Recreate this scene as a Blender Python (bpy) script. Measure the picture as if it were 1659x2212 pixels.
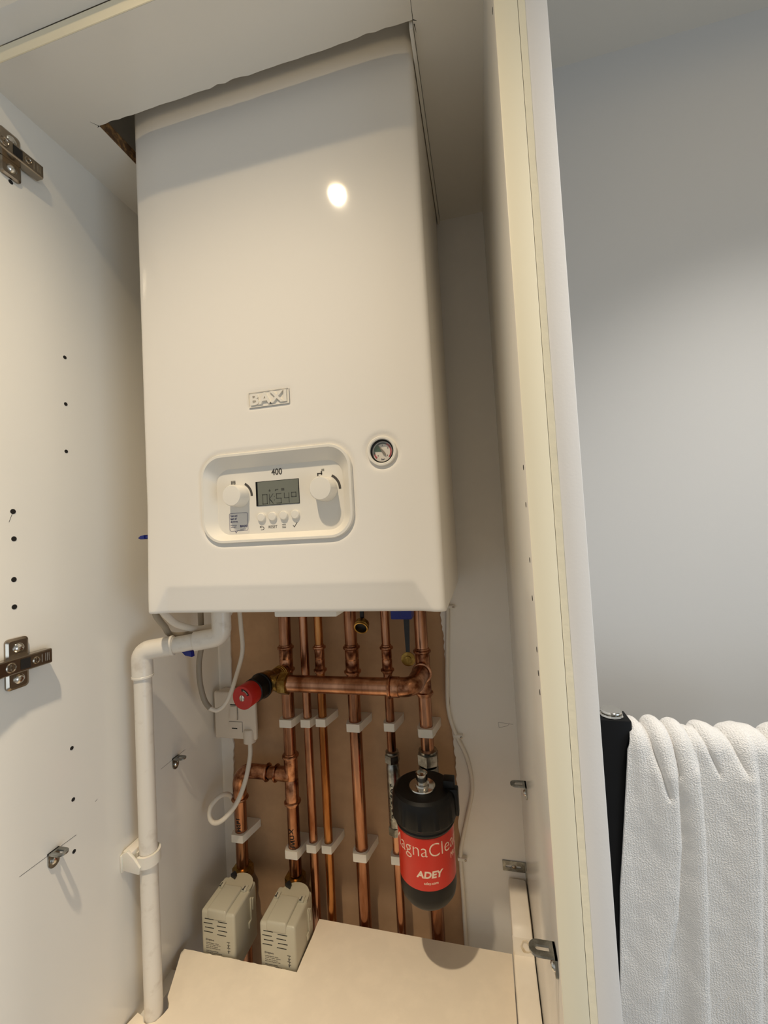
import bpy, bmesh, math, random
from mathutils import Vector, Matrix, noise
random.seed(7)
PI = math.pi
scn = bpy.context.scene
col = scn.collection
for o in list(bpy.data.objects):
    bpy.data.objects.remove(o)

# ---------------------------------------------------------------- camera
cam_d = bpy.data.cameras.new('camera')
cam_d.sensor_fit = 'VERTICAL'
cam_d.sensor_height = 36.0
cam_d.lens = 890.0 / 2212.0 * 36.0
cam_d.clip_start = 0.01
cam = bpy.data.objects.new('camera', cam_d)
col.objects.link(cam)
right = Vector((0.9717261720707936, 0.2295819087269664, -0.05513976512395824))
down = Vector((-0.062461269438856507, 0.02474090041806436, -0.9977406865847408))
fwd = Vector((-0.22769900380267147, 0.9729748378204783, 0.03838135791611241))
m = Matrix.Identity(4)
for i in range(3):
    m[i][0] = right[i]
    m[i][1] = -down[i]
    m[i][2] = -fwd[i]
m[0][3], m[1][3], m[2][3] = 0.43379898, -0.45688834, 0.09595756
cam.matrix_world = m
scn.camera = cam

# ---------------------------------------------------------------- view, world, lights
scn.view_settings.view_transform = 'Standard'
scn.view_settings.look = 'None'
scn.view_settings.gamma = 1.0
scn.view_settings.use_curve_mapping = False
scn.view_settings.exposure = 0.5
scn.cycles.max_bounces = 16
scn.cycles.diffuse_bounces = 10
scn.cycles.glossy_bounces = 6

LAMP = Vector((0.16, -0.42, 0.868))
LAMP_E = 21.0
LAMP_CORE_E = 25.0
LAMP2 = Vector((0.90, -0.13, 0.868))
LAMP2_E = 33.0
WORLD = 0.31
WINDOW_E = 8.5

def lin(c):
    return tuple(((v / 255.0 + 0.055) / 1.055) ** 2.4 if v > 10 else v / 255.0 / 12.92 for v in c)

w = bpy.data.worlds.new('world')
scn.world = w
w.use_nodes = True
w.node_tree.nodes['Background'].inputs[0].default_value = (0.96, 0.97, 0.95, 1)
w.node_tree.nodes['Background'].inputs[1].default_value = WORLD

sp = bpy.data.lights.new('downlight_beam', 'SPOT')
sp.energy = LAMP_E
sp.color = (1.0, 0.83, 0.60)
sp.spot_size = math.radians(118)
sp.spot_blend = 1.0
sp.shadow_soft_size = 0.016
spo = bpy.data.objects.new('downlight_beam', sp)
spo.location = LAMP + Vector((0, 0, -0.003))
col.objects.link(spo)
# bright centre of the same downlight's reflector beam
sc_ = bpy.data.lights.new('downlight_core', 'SPOT')
sc_.energy = LAMP_CORE_E
sc_.color = (1.0, 0.84, 0.64)
sc_.spot_size = math.radians(66)
sc_.spot_blend = 1.0
sc_.shadow_soft_size = 0.016
sco = bpy.data.objects.new('downlight_core', sc_)
sco.location = LAMP + Vector((0, 0, -0.003))
col.objects.link(sco)

# a second ceiling downlight, over the radiator
s2_ = bpy.data.lights.new('downlight_beam', 'SPOT')
s2_.energy = LAMP2_E
s2_.color = (1.0, 0.95, 0.88)
s2_.spot_size = math.radians(103)
s2_.spot_blend = 1.0
s2_.shadow_soft_size = 0.016
s2o = bpy.data.objects.new('downlight_beam', s2_)
s2o.location = LAMP2 + Vector((0, 0, -0.003))
col.objects.link(s2o)

wl = bpy.data.lights.new('window_light', 'AREA')
wl.shape = 'RECTANGLE'
wl.size = 1.1
wl.size_y = 1.1
wl.energy = WINDOW_E
wl.color = (0.64, 0.81, 1.0)
wlo = bpy.data.objects.new('window_light', wl)
wlo.location = (2.3, -1.10, -0.55)
wlo.rotation_euler = (PI / 2, 0, math.radians(62))
col.objects.link(wlo)


# ---------------------------------------------------------------- materials
def mat(name, rgb, rough=0.5, metal=0.0, coat=0.0, bump=0.0, bscale=200.0, vary=0.0, vscale=8.0,
        dark=None, emit=None, spec=0.5, trans=0.0, sub=0.0, stretch=(1, 1, 1), thresh=(0.45, 0.65)):
    M = bpy.data.materials.new(name)
    M.use_nodes = True
    nt = M.node_tree
    b = nt.nodes['Principled BSDF']
    c = (*lin(rgb), 1)
    b.inputs['Base Color'].default_value = c
    b.inputs['Roughness'].default_value = rough
    b.inputs['Metallic'].default_value = metal
    b.inputs['Coat Weight'].default_value = coat
    b.inputs['Coat Roughness'].default_value = 0.06
    b.inputs['Specular IOR Level'].default_value = spec
    b.inputs['Transmission Weight'].default_value = trans
    if sub:
        b.inputs['Subsurface Weight'].default_value = sub
        b.inputs['Subsurface Scale'].default_value = 0.005
    if emit:
        b.inputs['Emission Color'].default_value = (*lin(emit[0]), 1)
        b.inputs['Emission Strength'].default_value = emit[1]
    tc = nt.nodes.new('ShaderNodeTexCoord')
    mp = nt.nodes.new('ShaderNodeMapping')
    mp.inputs['Scale'].default_value = stretch
    nt.links.new(tc.outputs['Object'], mp.inputs['Vector'])
    if vary or dark:
        n = nt.nodes.new('ShaderNodeTexNoise')
        n.inputs['Scale'].default_value = vscale
        n.inputs['Detail'].default_value = 5
        n.inputs['Roughness'].default_value = 0.6
        nt.links.new(mp.outputs[0], n.inputs['Vector'])
        r = nt.nodes.new('ShaderNodeValToRGB')
        r.color_ramp.elements[0].position = thresh[0]
        r.color_ramp.elements[1].position = thresh[1]
        d = dark if dark else tuple(v * (1 - vary) for v in rgb)
        r.color_ramp.elements[0].color = (*lin(d), 1)
        r.color_ramp.elements[1].color = c
        nt.links.new(n.outputs['Fac'], r.inputs['Fac'])
        nt.links.new(r.outputs[0], b.inputs['Base Color'])
    if bump:
        n2 = nt.nodes.new('ShaderNodeTexNoise')
        n2.inputs['Scale'].default_value = bscale
        n2.inputs['Detail'].default_value = 3
        nt.links.new(mp.outputs[0], n2.inputs['Vector'])
        bp = nt.nodes.new('ShaderNodeBump')
        bp.inputs['Strength'].default_value = bump
        bp.inputs['Distance'].default_value = 0.001
        nt.links.new(n2.outputs['Fac'], bp.inputs['Height'])
        nt.links.new(bp.outputs[0], b.inputs['Normal'])
    return M


MT = {}
MT['melamine'] = mat('white_melamine', (229, 225, 216), 0.17, bump=0.02, bscale=300)
MT['backboard'] = mat('white_hardboard', (240, 235, 226), 0.5, vary=0.03, vscale=5)
MT['chip'] = mat('chipboard_edge', (150, 112, 66), 0.9, dark=(92, 66, 40), vscale=130, bump=0.6, bscale=400)
MT['cream_edge'] = mat('cream_edging', (244, 234, 206), 0.4)
MT['plaster'] = mat('bare_tan_plaster', (198, 160, 122), 0.8, vary=0.10, vscale=7, bump=0.1, bscale=60)
MT['paint'] = mat('grey_wall_paint', (232, 229, 226), 0.75, bump=0.05, bscale=500)
MT['wallgrey'] = mat('grey_room_wall_paint', (196, 194, 190), 0.75, bump=0.05, bscale=500)
MT['ceiling'] = mat('ceiling_paint', (205, 200, 190), 0.85)
MT['floor'] = mat('grey_floor_tile', (170, 164, 156), 0.4, vary=0.1)
MT['sealant'] = mat('cream_sealant', (244, 234, 206), 0.6, bump=0.3, bscale=120)
MT['steel_white'] = mat('white_enamelled_steel', (238, 232, 222), 0.55, coat=0.6, bump=0.03, bscale=700, spec=0.3)
MT['white_plastic'] = mat('white_abs_plastic', (232, 226, 214), 0.35)
MT['pvc'] = mat('white_pvc_pipe', (226, 219, 207), 0.32, dark=(206, 196, 182), vscale=40, thresh=(0.25, 0.45))
MT['nylon'] = mat('translucent_nylon', (226, 220, 208), 0.4, sub=0.15)
MT['switch_plastic'] = mat('switch_white_plastic', (214, 204, 190), 0.35)
MT['copper'] = mat('copper_pipe', (204, 152, 120), 0.24, metal=1.0, dark=(122, 74, 46), vscale=22, stretch=(1, 1, 0.22), thresh=(0.38, 0.62), bump=0.05, bscale=90)
MT['copper_fit'] = mat('copper_fitting', (200, 146, 112), 0.27, metal=1.0, dark=(112, 66, 42), vscale=60, thresh=(0.36, 0.6), bump=0.12, bscale=120)
MT['copper_yellow'] = mat('yellowed_copper_pipe', (210, 150, 94), 0.26, metal=1.0, dark=(150, 94, 50), vscale=25, stretch=(1, 1, 0.2), thresh=(0.38, 0.62), bump=0.05, bscale=90)
MT['brass'] = mat('brass', (186, 152, 86), 0.3, metal=1.0, dark=(128, 98, 46), vscale=70, bump=0.08, bscale=150)
MT['chrome'] = mat('chrome', (215, 212, 205), 0.1, metal=1.0)
MT['nickel'] = mat('nickel_plated_steel', (158, 146, 130), 0.24, metal=1.0)
MT['zinc'] = mat('zinc_plated_steel', (186, 186, 182), 0.28, metal=1.0, dark=(140, 140, 134), vscale=90)
MT['black_plastic'] = mat('black_plastic', (12, 11, 10), 0.42, spec=0.3)
MT['rad_black'] = mat('matt_black_powder_coat', (9, 9, 10), 0.6, spec=0.2)
MT['red_plastic'] = mat('red_plastic', (176, 28, 22), 0.4)
MT['red_label'] = mat('red_label', (206, 42, 24), 0.28)
MT['grey_plastic'] = mat('pale_grey_plastic', (186, 180, 160), 0.28)
MT['grey_dial'] = mat('pale_grey_dial_plastic', (180, 172, 150), 0.45)
MT['dark'] = mat('dark_recess', (24, 20, 17), 0.9)  # flat dark colour painted for the shade inside holes, slots and cuts
MT['ink'] = mat('black_ink', (22, 20, 22), 0.6)
MT['print_grey'] = mat('dark_grey_print', (72, 68, 64), 0.6)
MT['navy_print'] = mat('navy_print', (44, 40, 92), 0.6)
MT['pencil'] = mat('pencil_mark', (74, 68, 62), 0.8)
MT['label_white'] = mat('white_label_print', (236, 214, 190), 0.5)
MT['sticker'] = mat('clear_sticker', (224, 218, 208), 0.3)
MT['lcd'] = mat('grey_lcd_glass', (116, 118, 106), 0.22)
MT['lcd_seg'] = mat('lcd_segments', (72, 72, 64), 0.4)
MT['blue_plastic'] = mat('dark_blue_plastic', (18, 34, 120), 0.35)
MT['black_rubber'] = mat('black_rubber', (14, 14, 18), 0.5)
MT['grey_cable'] = mat('grey_cable_sheath', (150, 140, 124), 0.5)
MT['white_cable'] = mat('white_cable_sheath', (222, 214, 200), 0.42)
MT['foam'] = mat('white_duct_plastic', (246, 238, 224), 0.45, bump=0.1, bscale=300, dark=(238, 229, 213), vscale=10)
MT['stain'] = mat('brown_stain', (206, 186, 152), 0.6, dark=(226, 213, 190), vscale=120)
MT['board'] = mat('cream_board', (242, 230, 210), 0.45, vary=0.02, vscale=30)
MT['gauge_face'] = mat('gauge_face_white', (226, 216, 200), 0.45)
MT['gauge_green'] = mat('gauge_green', (22, 74, 44), 0.5)
MT['gauge_grey'] = mat('gauge_grey', (44, 54, 48), 0.5)
MT['gauge_red'] = mat('gauge_red', (172, 24, 36), 0.5)
MT['needle'] = mat('needle_grey', (120, 108, 90), 0.5)
MT['lamp_glow'] = mat('lamp_lens', (255, 244, 220), 0.3, emit=((255, 226, 176), 150.0))

# gauge glass: clear
g = bpy.data.materials.new('clear_glass')
g.use_nodes = True
gb = g.node_tree.nodes['Principled BSDF']
gb.inputs['Base Color'].default_value = (1, 1, 1, 1)
gb.inputs['Roughness'].default_value = 0.02
gb.inputs['Alpha'].default_value = 0.035
MT['glass'] = g

# towel material: terry loops
tm = mat('white_terry_cotton', (226, 222, 216), 0.95)
nt = tm.node_tree
bs = nt.nodes['Principled BSDF']
bs.inputs['Sheen Weight'].default_value = 0.4
tc = nt.nodes.new('ShaderNodeTexCoord')
vo = nt.nodes.new('ShaderNodeTexVoronoi')
vo.inputs['Scale'].default_value = 640
wv = nt.nodes.new('ShaderNodeTexWave')
wv.inputs['Scale'].default_value = 110
wv.inputs['Distortion'].default_value = 6.0
wv.inputs['Detail'].default_value = 2.0
wv.bands_direction = 'X'
ad = nt.nodes.new('ShaderNodeMath')
ad.operation = 'ADD'
bp = nt.nodes.new('ShaderNodeBump')
bp.inputs['Strength'].default_value = 0.55
bp.inputs['Distance'].default_value = 0.0016
nt.links.new(tc.outputs['Object'], vo.inputs['Vector'])
nt.links.new(tc.outputs['Object'], wv.inputs['Vector'])
nt.links.new(vo.outputs['Distance'], ad.inputs[0])
ml = nt.nodes.new('ShaderNodeMath')
ml.operation = 'MULTIPLY'
ml.inputs[1].default_value = 0.32
nt.links.new(wv.outputs['Fac'], ml.inputs[0])
nt.links.new(ml.outputs[0], ad.inputs[1])
nt.links.new(ad.outputs[0], bp.inputs['Height'])
nt.links.new(bp.outputs[0], bs.inputs['Normal'])
MT['terry'] = tm


# ---------------------------------------------------------------- mesh helpers
class MB:
    """collects shapes into one mesh"""
    def __init__(s):
        s.bm = bmesh.new()
        s.mats = []
        s.cur = 0

    def use(s, name):
        if name not in s.mats:
            s.mats.append(name)
        s.cur = s.mats.index(name)
        return s

    def _fin(s, geom_faces):
        for f in geom_faces:
            f.material_index = s.cur
            f.smooth = True

    def box(s, x0, x1, y0, y1, z0, z1, bev=0.0, seg=2, M=None):
        vs = [s.bm.verts.new(Vector((x, y, z))) for x in (x0, x1) for y in (y0, y1) for z in (z0, z1)]
        idx = [(0, 1, 3, 2), (4, 6, 7, 5), (0, 4, 5, 1), (2, 3, 7, 6), (0, 2, 6, 4), (1, 5, 7, 3)]
        fs = [s.bm.faces.new([vs[i] for i in q]) for q in idx]
        if bev > 0:
            es = list({e for f in fs for e in f.edges})
            r = bmesh.ops.bevel(s.bm, geom=es, offset=bev, segments=seg, profile=0.5, affect='EDGES')
            vv = set(v for v in r['verts']) | set(v for v in vs if v.is_valid)
            fs = list({f for v in vv for f in v.link_faces})
        if M is not None:
            for v in {v for f in fs for v in f.verts}:
                v.co = M @ v.co
        s._fin(fs)
        return s

    def loops(s, rings, cap0=True, cap1=True, closed=True):
        R = [[s.bm.verts.new(Vector(p)) for p in ring] for ring in rings]
        fs = []
        n = len(R[0])
        for a, b in zip(R[:-1], R[1:]):
            for i in range(n if closed else n - 1):
                j = (i + 1) % n
                try:
                    fs.append(s.bm.faces.new((a[i], a[j], b[j], b[i])))
                except ValueError:
                    pass
        if cap0:
            fs.append(s.bm.faces.new(list(reversed(R[0]))))
        if cap1:
            fs.append(s.bm.faces.new(R[-1]))
        s._fin(fs)
        return s

    def lathe(s, prof, o, axis=(0, 0, 1), seg=48, cap0=True, cap1=True, ripple=None):
        """prof: list of (r, h) along axis"""
        a = Vector(axis).normalized()
        t = Vector((1, 0, 0)) if abs(a.x) < 0.9 else Vector((0, 1, 0))
        u = a.cross(t).normalized()
        v = a.cross(u)
        o = Vector(o)
        rings = []
        for k, (r, h) in enumerate(prof):
            ring = []
            for i in range(seg):
                th = 2 * PI * i / seg
                rr = r * (ripple(k, th) if ripple else 1)
                ring.append(o + a * h + (u * math.cos(th) + v * math.sin(th)) * rr)
            rings.append(ring)
        return s.loops(rings, cap0, cap1)

    def cyl(s, p0, p1, r, seg=24):
        p0, p1 = Vector(p0), Vector(p1)
        return s.lathe([(r, 0), (r, (p1 - p0).length)], p0, p1 - p0, seg)

    def tube(s, pts, r, seg=16, cap=True):
        pts = [Vector(p) for p in pts]
        rings = []
        t = (pts[1] - pts[0]).normalized()
        up = Vector((0, 0, 1)) if abs(t.z) < 0.9 else Vector((1, 0, 0))
        n = t.cross(up).normalized()
        for i, p in enumerate(pts):
            if i == 0:
                t2 = (pts[1] - pts[0]).normalized()
            elif i == len(pts) - 1:
                t2 = (pts[-1] - pts[-2]).normalized()
            else:
                t2 = (pts[i + 1] - pts[i - 1]).normalized()
            n = (n - t2 * n.dot(t2)).normalized()
            b = t2.cross(n)
            rr = r[i] if isinstance(r, (list, tuple)) else r
            rings.append([p + (n * math.cos(2 * PI * k / seg) + b * math.sin(2 * PI * k / seg)) * rr for k in range(seg)])
        return s.loops(rings, cap, cap)

    def prism(s, pts, d0, d1, plane='xy', bev=0.0):
        """pts 2d outline (counter-clockwise), extruded from d0 to d1 along the third axis"""
        def P(a, b, d):
            return {'xy': (a, b, d), 'xz': (a, d, b), 'yz': (d, a, b)}[plane]
        A = [s.bm.verts.new(P(a, b, d0)) for a, b in pts]
        B = [s.bm.verts.new(P(a, b, d1)) for a, b in pts]
        fs = []
        n = len(pts)
        for i in range(n):
            j = (i + 1) % n
            fs.append(s.bm.faces.new((A[i], A[j], B[j], B[i])))
        f0 = s.bm.faces.new(list(reversed(A)))
        f1 = s.bm.faces.new(B)
        fs += [f0, f1]
        if bev > 0:
            es = list(f0.edges) + list(f1.edges)
            r = bmesh.ops.bevel(s.bm, geom=es, offset=bev, segments=2, profile=0.5, affect='EDGES')
            vv = set(r['verts']) | {v for v in A + B if v.is_valid}
            fs = list({f for v in vv for f in v.link_faces})
        s._fin(fs)
        return s

    def ring2d(s, outer, inner, d0, d1, plane='xz'):
        """band between two outlines with equal point counts"""
        def P(a, b, d):
            return {'xy': (a, b, d), 'xz': (a, d, b), 'yz': (d, a, b)}[plane]
        O0 = [P(a, b, d0) for a, b in outer]
        O1 = [P(a, b, d1) for a, b in outer]
        I1 = [P(a, b, d1) for a, b in inner]
        I0 = [P(a, b, d0) for a, b in inner]
        return s.loops([O0, O1, I1, I0, O0], False, False)

    def sphere(s, c, r, sc=(1, 1, 1), seg=16):
        rv = bmesh.ops.create_uvsphere(s.bm, u_segments=seg, v_segments=seg // 2, radius=r,
                                       matrix=Matrix.Translation(c) @ Matrix.Diagonal((*sc, 1)))
        s._fin({f for v in rv['verts'] for f in v.link_faces})
        return s

    def mesh(s, me, M, fn=None):
        n0 = len(s.bm.verts)
        s.bm.from_mesh(me)
        s.bm.verts.ensure_lookup_table()
        vs = s.bm.verts[n0:]
        for v in vs:
            v.co = M @ v.co
            if fn:
                v.co = Vector(fn(v.co))
        s._fin({f for v in vs for f in v.link_faces})
        for f in {f for v in vs for f in v.link_faces}:
            f.smooth = False
        return s

    def build(s, name, material=None, parent=None, ang=32, loc=None):
        bmesh.ops.remove_doubles(s.bm, verts=s.bm.verts, dist=1e-6)
        bmesh.ops.recalc_face_normals(s.bm, faces=s.bm.faces)
        lim = math.radians(ang)
        for e in s.bm.edges:
            if len(e.link_faces) == 2:
                e.smooth = e.calc_face_angle(0) < lim
        me = bpy.data.meshes.new(name)
        if loc is not None:
            bmesh.ops.translate(s.bm, verts=s.bm.verts, vec=-Vector(loc))
        s.bm.to_mesh(me)
        s.bm.free()
        if material:
            me.materials.append(MT[material])
        for mn in s.mats:
            if not (material and mn == s.mats[0] and mn == material):
                if mn != material:
                    me.materials.append(MT[mn])
        o = bpy.data.objects.new(name, me)
        col.objects.link(o)
        if loc is not None:
            o.location = loc
        if parent is not None:
            o.parent = parent
            off = Vector((0, 0, 0))
            q = parent
            while q is not None:
                off += Vector(q.location)
                q = q.parent
            o.location = Vector(o.location) - off
        return o


def new(first=None):
    b = MB()
    if first:
        b.use(first)
    return b


def thing(name, label, cat, loc=(0, 0, 0), group=None):
    o = bpy.data.objects.new(name, None)
    o.empty_display_size = 0.02
    o.location = loc
    col.objects.link(o)
    o['label'] = label
    o['category'] = cat
    if group:
        o['group'] = group
    return o


def tag(o, label, cat, group=None):
    o['label'] = label
    o['category'] = cat
    if group:
        o['group'] = group
    return o


def struct(o):
    o['kind'] = 'structure'
    return o


def dup(root, delta, label, group=None, label_mod=None):
    """copy of a thing with copies of its parts and sub-parts"""
    r = root.copy()
    col.objects.link(r)
    r.location = Vector(root.location) + Vector(delta)
    r['label'] = label
    if group:
        r['group'] = group
    for ch in list(root.children):
        c = ch.copy()
        col.objects.link(c)
        c.parent = r
        for gch in ch.children:
            d = gch.copy()
            col.objects.link(d)
            d.parent = c
    return r


_tc = {}
def text_mesh(txt, bold=0.0, extrude=0.0, res=3, shear=0.0):
    key = (txt, bold, extrude, shear)
    cu = bpy.data.curves.new('t', 'FONT')
    cu.body = txt
    cu.size = 1.0
    cu.offset = bold
    cu.extrude = extrude
    cu.resolution_u = res
    cu.shear = shear
    ob = bpy.data.objects.new('t', cu)
    col.objects.link(ob)
    dg = bpy.context.evaluated_depsgraph_get()
    me = bpy.data.meshes.new_from_object(ob.evaluated_get(dg))
    bpy.data.objects.remove(ob)
    bpy.data.curves.remove(cu)
    return me


def text_fit(b, txt, x0, x1, z0, z1, y, depth=0.0003, bold=0.0, fn=None, res=3, shear=0.0):
    """text facing -y fitted in the rectangle x0..x1, z0..z1, its back at y"""
    me = text_mesh(txt, bold, 0.5, res, shear)
    xs = [v.co.x for v in me.vertices]
    ys = [v.co.y for v in me.vertices]
    sx = (x1 - x0) / (max(xs) - min(xs))
    sz = (z1 - z0) / (max(ys) - min(ys))
    M = Matrix(((sx, 0, 0, x0 - min(xs) * sx), (0, 0, -depth, y - depth / 2), (0, sz, 0, z0 - min(ys) * sz), (0, 0, 0, 1)))
    b.mesh(me, M, fn)
    bpy.data.meshes.remove(me)
    return b


def spline(pts, n=10):
    P = [Vector(p) for p in pts]
    P = [2 * P[0] - P[1]] + P + [2 * P[-1] - P[-2]]
    out = []
    for i in range(1, len(P) - 2):
        for k in range(n):
            t = k / n
            a, b, c, d = P[i - 1], P[i], P[i + 1], P[i + 2]
            out.append(0.5 * ((2 * b) + (-a + c) * t + (2 * a - 5 * b + 4 * c - d) * t * t + (-a + 3 * b - 3 * c + d) * t ** 3))
    out.append(P[-2])
    return out


def rrect(cx, cz, w, h, r, n=8):
    pts = []
    for (sx, sz, a0) in ((1, -1, -PI / 2), (1, 1, 0), (-1, 1, PI / 2), (-1, -1, PI)):
        for k in range(n + 1):
            a = a0 + PI / 2 * k / n
            pts.append((cx + sx * (w / 2 - r) + r * math.cos(a), cz + sz * (h / 2 - r) + r * math.sin(a)))
    return pts


def arc(c, r, a0, a1, n=16):
    return [(c[0] + r * math.cos(a0 + (a1 - a0) * k / n), c[1] + r * math.sin(a0 + (a1 - a0) * k / n)) for k in range(n + 1)]


def elbow_pts(a, c, b, r, n=10):
    """path a -> rounded corner at c -> b"""
    a, b, c = Vector(a), Vector(b), Vector(c)
    u = (a - c).normalized()
    v = (b - c).normalized()
    th = u.angle(v)
    d = r / math.tan(th / 2)
    p0 = c + u * d
    cen = c + (u + v).normalized() * (r / math.sin(th / 2))
    p1 = c + v * d
    out = [a]
    for k in range(n + 1):
        t = k / n
        w1 = (p0 - cen)
        w2 = (p1 - cen)
        ang = w1.angle(w2)
        q = (math.sin((1 - t) * ang) * w1 + math.sin(t * ang) * w2) / math.sin(ang)
        out.append(cen + q)
    out.append(b)
    return out


# ================================================================ THE SETTING
XL, XR = -0.097, 0.4705       # inner faces of the cabinet sides
YF, YB = -0.115, 0.280        # cabinet front edge, face of its back board
ZS = 0.645                    # underside of the cut top shelf
ZC = 0.872                    # ceiling
ZFL = -1.05                   # floor

struct(new().box(-1.3, 3.2, -2.2, 0.40, ZC, ZC + 0.05).build('ceiling', 'ceiling'))
struct(new().box(-1.3, 3.2, -2.2, 0.40, ZFL - 0.05, ZFL).build('floor', 'floor'))
struct(new().box(-0.118, 0.4890, 0.2838, 0.36, ZFL, ZC).build('wall_rear', 'plaster'))
struct(new().box(0.4890, 3.2, 0.2850, 0.36, ZFL, ZC).build('wall_back', 'wallgrey'))
struct(new().box(-1.3, -0.118, -0.02, 0.36, ZFL, ZC).build('wall_left', 'paint'))
# stub of painted wall that frames the cupboard on the right, and the bead of sealant along it
struct(new().box(0.4945, 0.5115, -0.1150, 0.2850, ZFL, ZC, bev=0.0008).build('trim_1', 'paint'))
b = new('sealant')
pts = []
N = 90
L0, L1 = [], []
for i in range(N + 1):
    z = ZFL + (ZC - ZFL) * i / N
    wob = 0.0006 * noise.noise(Vector((0, 3.1, z * 22))) + 0.0004 * noise.noise(Vector((5, 1, z * 70)))
    L0.append([(0.4893, -0.1152, z), (0.4946 + wob, -0.1152, z), (0.4942 + wob, -0.1140, z), (0.4893, -0.1140, z)])
b.loops(L0)
struct(b.build('trim_2', 'sealant'))

# ================================================================ CABINET
cab = thing('cupboard', 'white melamine boiler cupboard with its doors off, open to the front', 'cupboard', (0.19, 0.08, ZFL))


def hole_disc(b, x, y, z, r, n):
    b.lathe([(r, 0.0), (r, 0.00025)], (x, y, z), (n, 0, 0), 14)  # dark disc on the panel face, painting the shade inside a pin hole


b = new('melamine').box(XL - 0.018, XL, YF, YB + 0.0036, ZFL, ZC - 0.0005, bev=0.0007)
b.use('dark')
for y, z, r in ((-.0211, .3486, .0024), (-.0215, .2848, .0024), (-.0225, .2208, .0024), (-.0252, -.165, .0024), (-.0251, -.2297, .0024),
                (-.0257, -.2939, .0024), (-.0881, .1389, .0030), (-.0877, .107, .0029), (-.0886, .0598, .0029), (-.0887, .0283, .0029), (-.0831, .5412, .0026)):
    hole_disc(b, XL + 0.00002, y, z, r, 1)
left_panel = b.build('side_panel', 'melamine', cab)
# pencil lines on the left panel
for (y0, z0, y1, z1) in ((-.0892, -.2739, -.0221, -.2758), (.121, -.2753, .1781, -.2736), (-.0887, .1370, -.0925, .1265), (.0050, -.252, .0085, -.2505)):
    b = new()
    d = Vector((0, z1 - z0, -(y1 - y0))).normalized() * 0.00022
    a0, a1 = Vector((XL + 0.00015, y0, z0)), Vector((XL + 0.00015, y1, z1))
    b.loops([[a0 + d, a0 - d, a0 - d + Vector((-.00012, 0, 0)), a0 + d + Vector((-.00012, 0, 0))],
             [a1 + d, a1 - d, a1 - d + Vector((-.00012, 0, 0)), a1 + d + Vector((-.00012, 0, 0))]])
    b.build('pencil_line', 'pencil', left_panel)

b = new('melamine').box(XR, XR + 0.0182, YF, YB + 0.0036, ZFL, ZC - 0.0005, bev=0.0009)
b.use('dark')
for y, z in ((-.1010, .1393), (-.1010, .1084), (-.1010, .0632), (-.1010, .0322), (-.1080, -.0071), (-.1080, -.0256), (-.1080, -.0405), (-.105, .53)):
    hole_disc(b, XR - 0.0002, y, z, 0.0022, 1)
rp = b.build('side_panel', 'melamine', cab)
new().box(XR + .0002, XR + .0184, YF - .0009, YF - .0001, ZFL, ZC - .001, bev=.0004).build('edge_banding', 'cream_edge', rp)

# back board with the rough opening where the pipes run
random.seed(3)
def jag(x0, z0, x1, z1, n, amp):
    out = []
    for i in range(n):
        t = i / n
        out.append((x0 + (x1 - x0) * t + random.uniform(-amp, amp), z0 + (z1 - z0) * t))
    return out
outl = [(XL, ZFL), (-0.0757, ZFL)]
outl += jag(-.0760, -.75, -.0757, -.40, 24, .0012) + jag(-.0757, -.40, -.0703, -.30, 14, .0016) + jag(-.0703, -.30, -.0693, 0.05, 26, .0012)
outl += [(-.0693, 0.05), (.352, 0.05)]
rt = [(.3525, .04), (.3545, -.073), (.3576, -.1375), (.3608, -.257), (.3649, -.32), (.3641, -.40), (.3620, -.516), (.361, -.75)]
for (a, c) in zip(rt[:-1], rt[1:]):
    outl += jag(a[0], a[1], c[0], c[1], 12, .0014)
outl += [(.361, ZFL), (XR, ZFL), (XR, ZC - 0.001), (XL, ZC - 0.001)]
b = new('backboard').prism(outl, YB, YB + 0.0034, 'xz')
back = b.build('back_panel', 'backboard', cab)
b = new()
for (x0, z0, x1, z1) in ((.441, -.2455, .4585, -.2470), (.441, -.2455, .4415, -.2545), (.4415, -.2545, .4560, -.2505), (.4560, -.2505, .4585, -.2470), (.4585, -.247, .4650, -.2478)):
    d = Vector((z1 - z0, 0, -(x1 - x0))).normalized() * 0.00018
    a0, a1 = Vector((x0, YB - .0001, z0)), Vector((x1, YB - .0001, z1))
    e = Vector((0, .00009, 0))
    b.loops([[a0 + d, a0 - d, a0 - d + e, a0 + d + e], [a1 + d, a1 - d, a1 - d + e, a1 + d + e]])
b.build('pencil_outline', 'pencil', back)

# top shelf with the cut-out for the boiler; cut face is bare chipboard
OX0, OX1, OY = -0.023, 0.3955, -0.0275
random.seed(5)
edge = [(OX0 + (OX1 - OX0) * i / 40, OY + random.uniform(-.0004, .0004) + (random.random() > .93) * -.0014) for i in range(1, 40)]
outl = [(XL, YF), (XR, YF), (XR, YB), (OX1, YB), (OX1, OY)] + edge[::-1] + [(OX0, OY), (OX0, YB), (XL, YB)]
b = new('melamine').prism(outl, ZS, ZS + 0.018, 'xy')
shelf = b.build('top_shelf', 'melamine', cab)
b = new('chip').box(OX0 - 0.0001, OX0 + 0.0005, OY, YB, ZS + 0.0004, ZS + 0.018)
b.build('cut_edge', 'chip', shelf)
b = new('cream_edge').box(XL + .0005, XR - .0005, YF - 0.0011, YF - 0.0001, ZS + 0.0002, ZS + 0.0178)
b.build('edge_banding', 'cream_edge', shelf)
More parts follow.
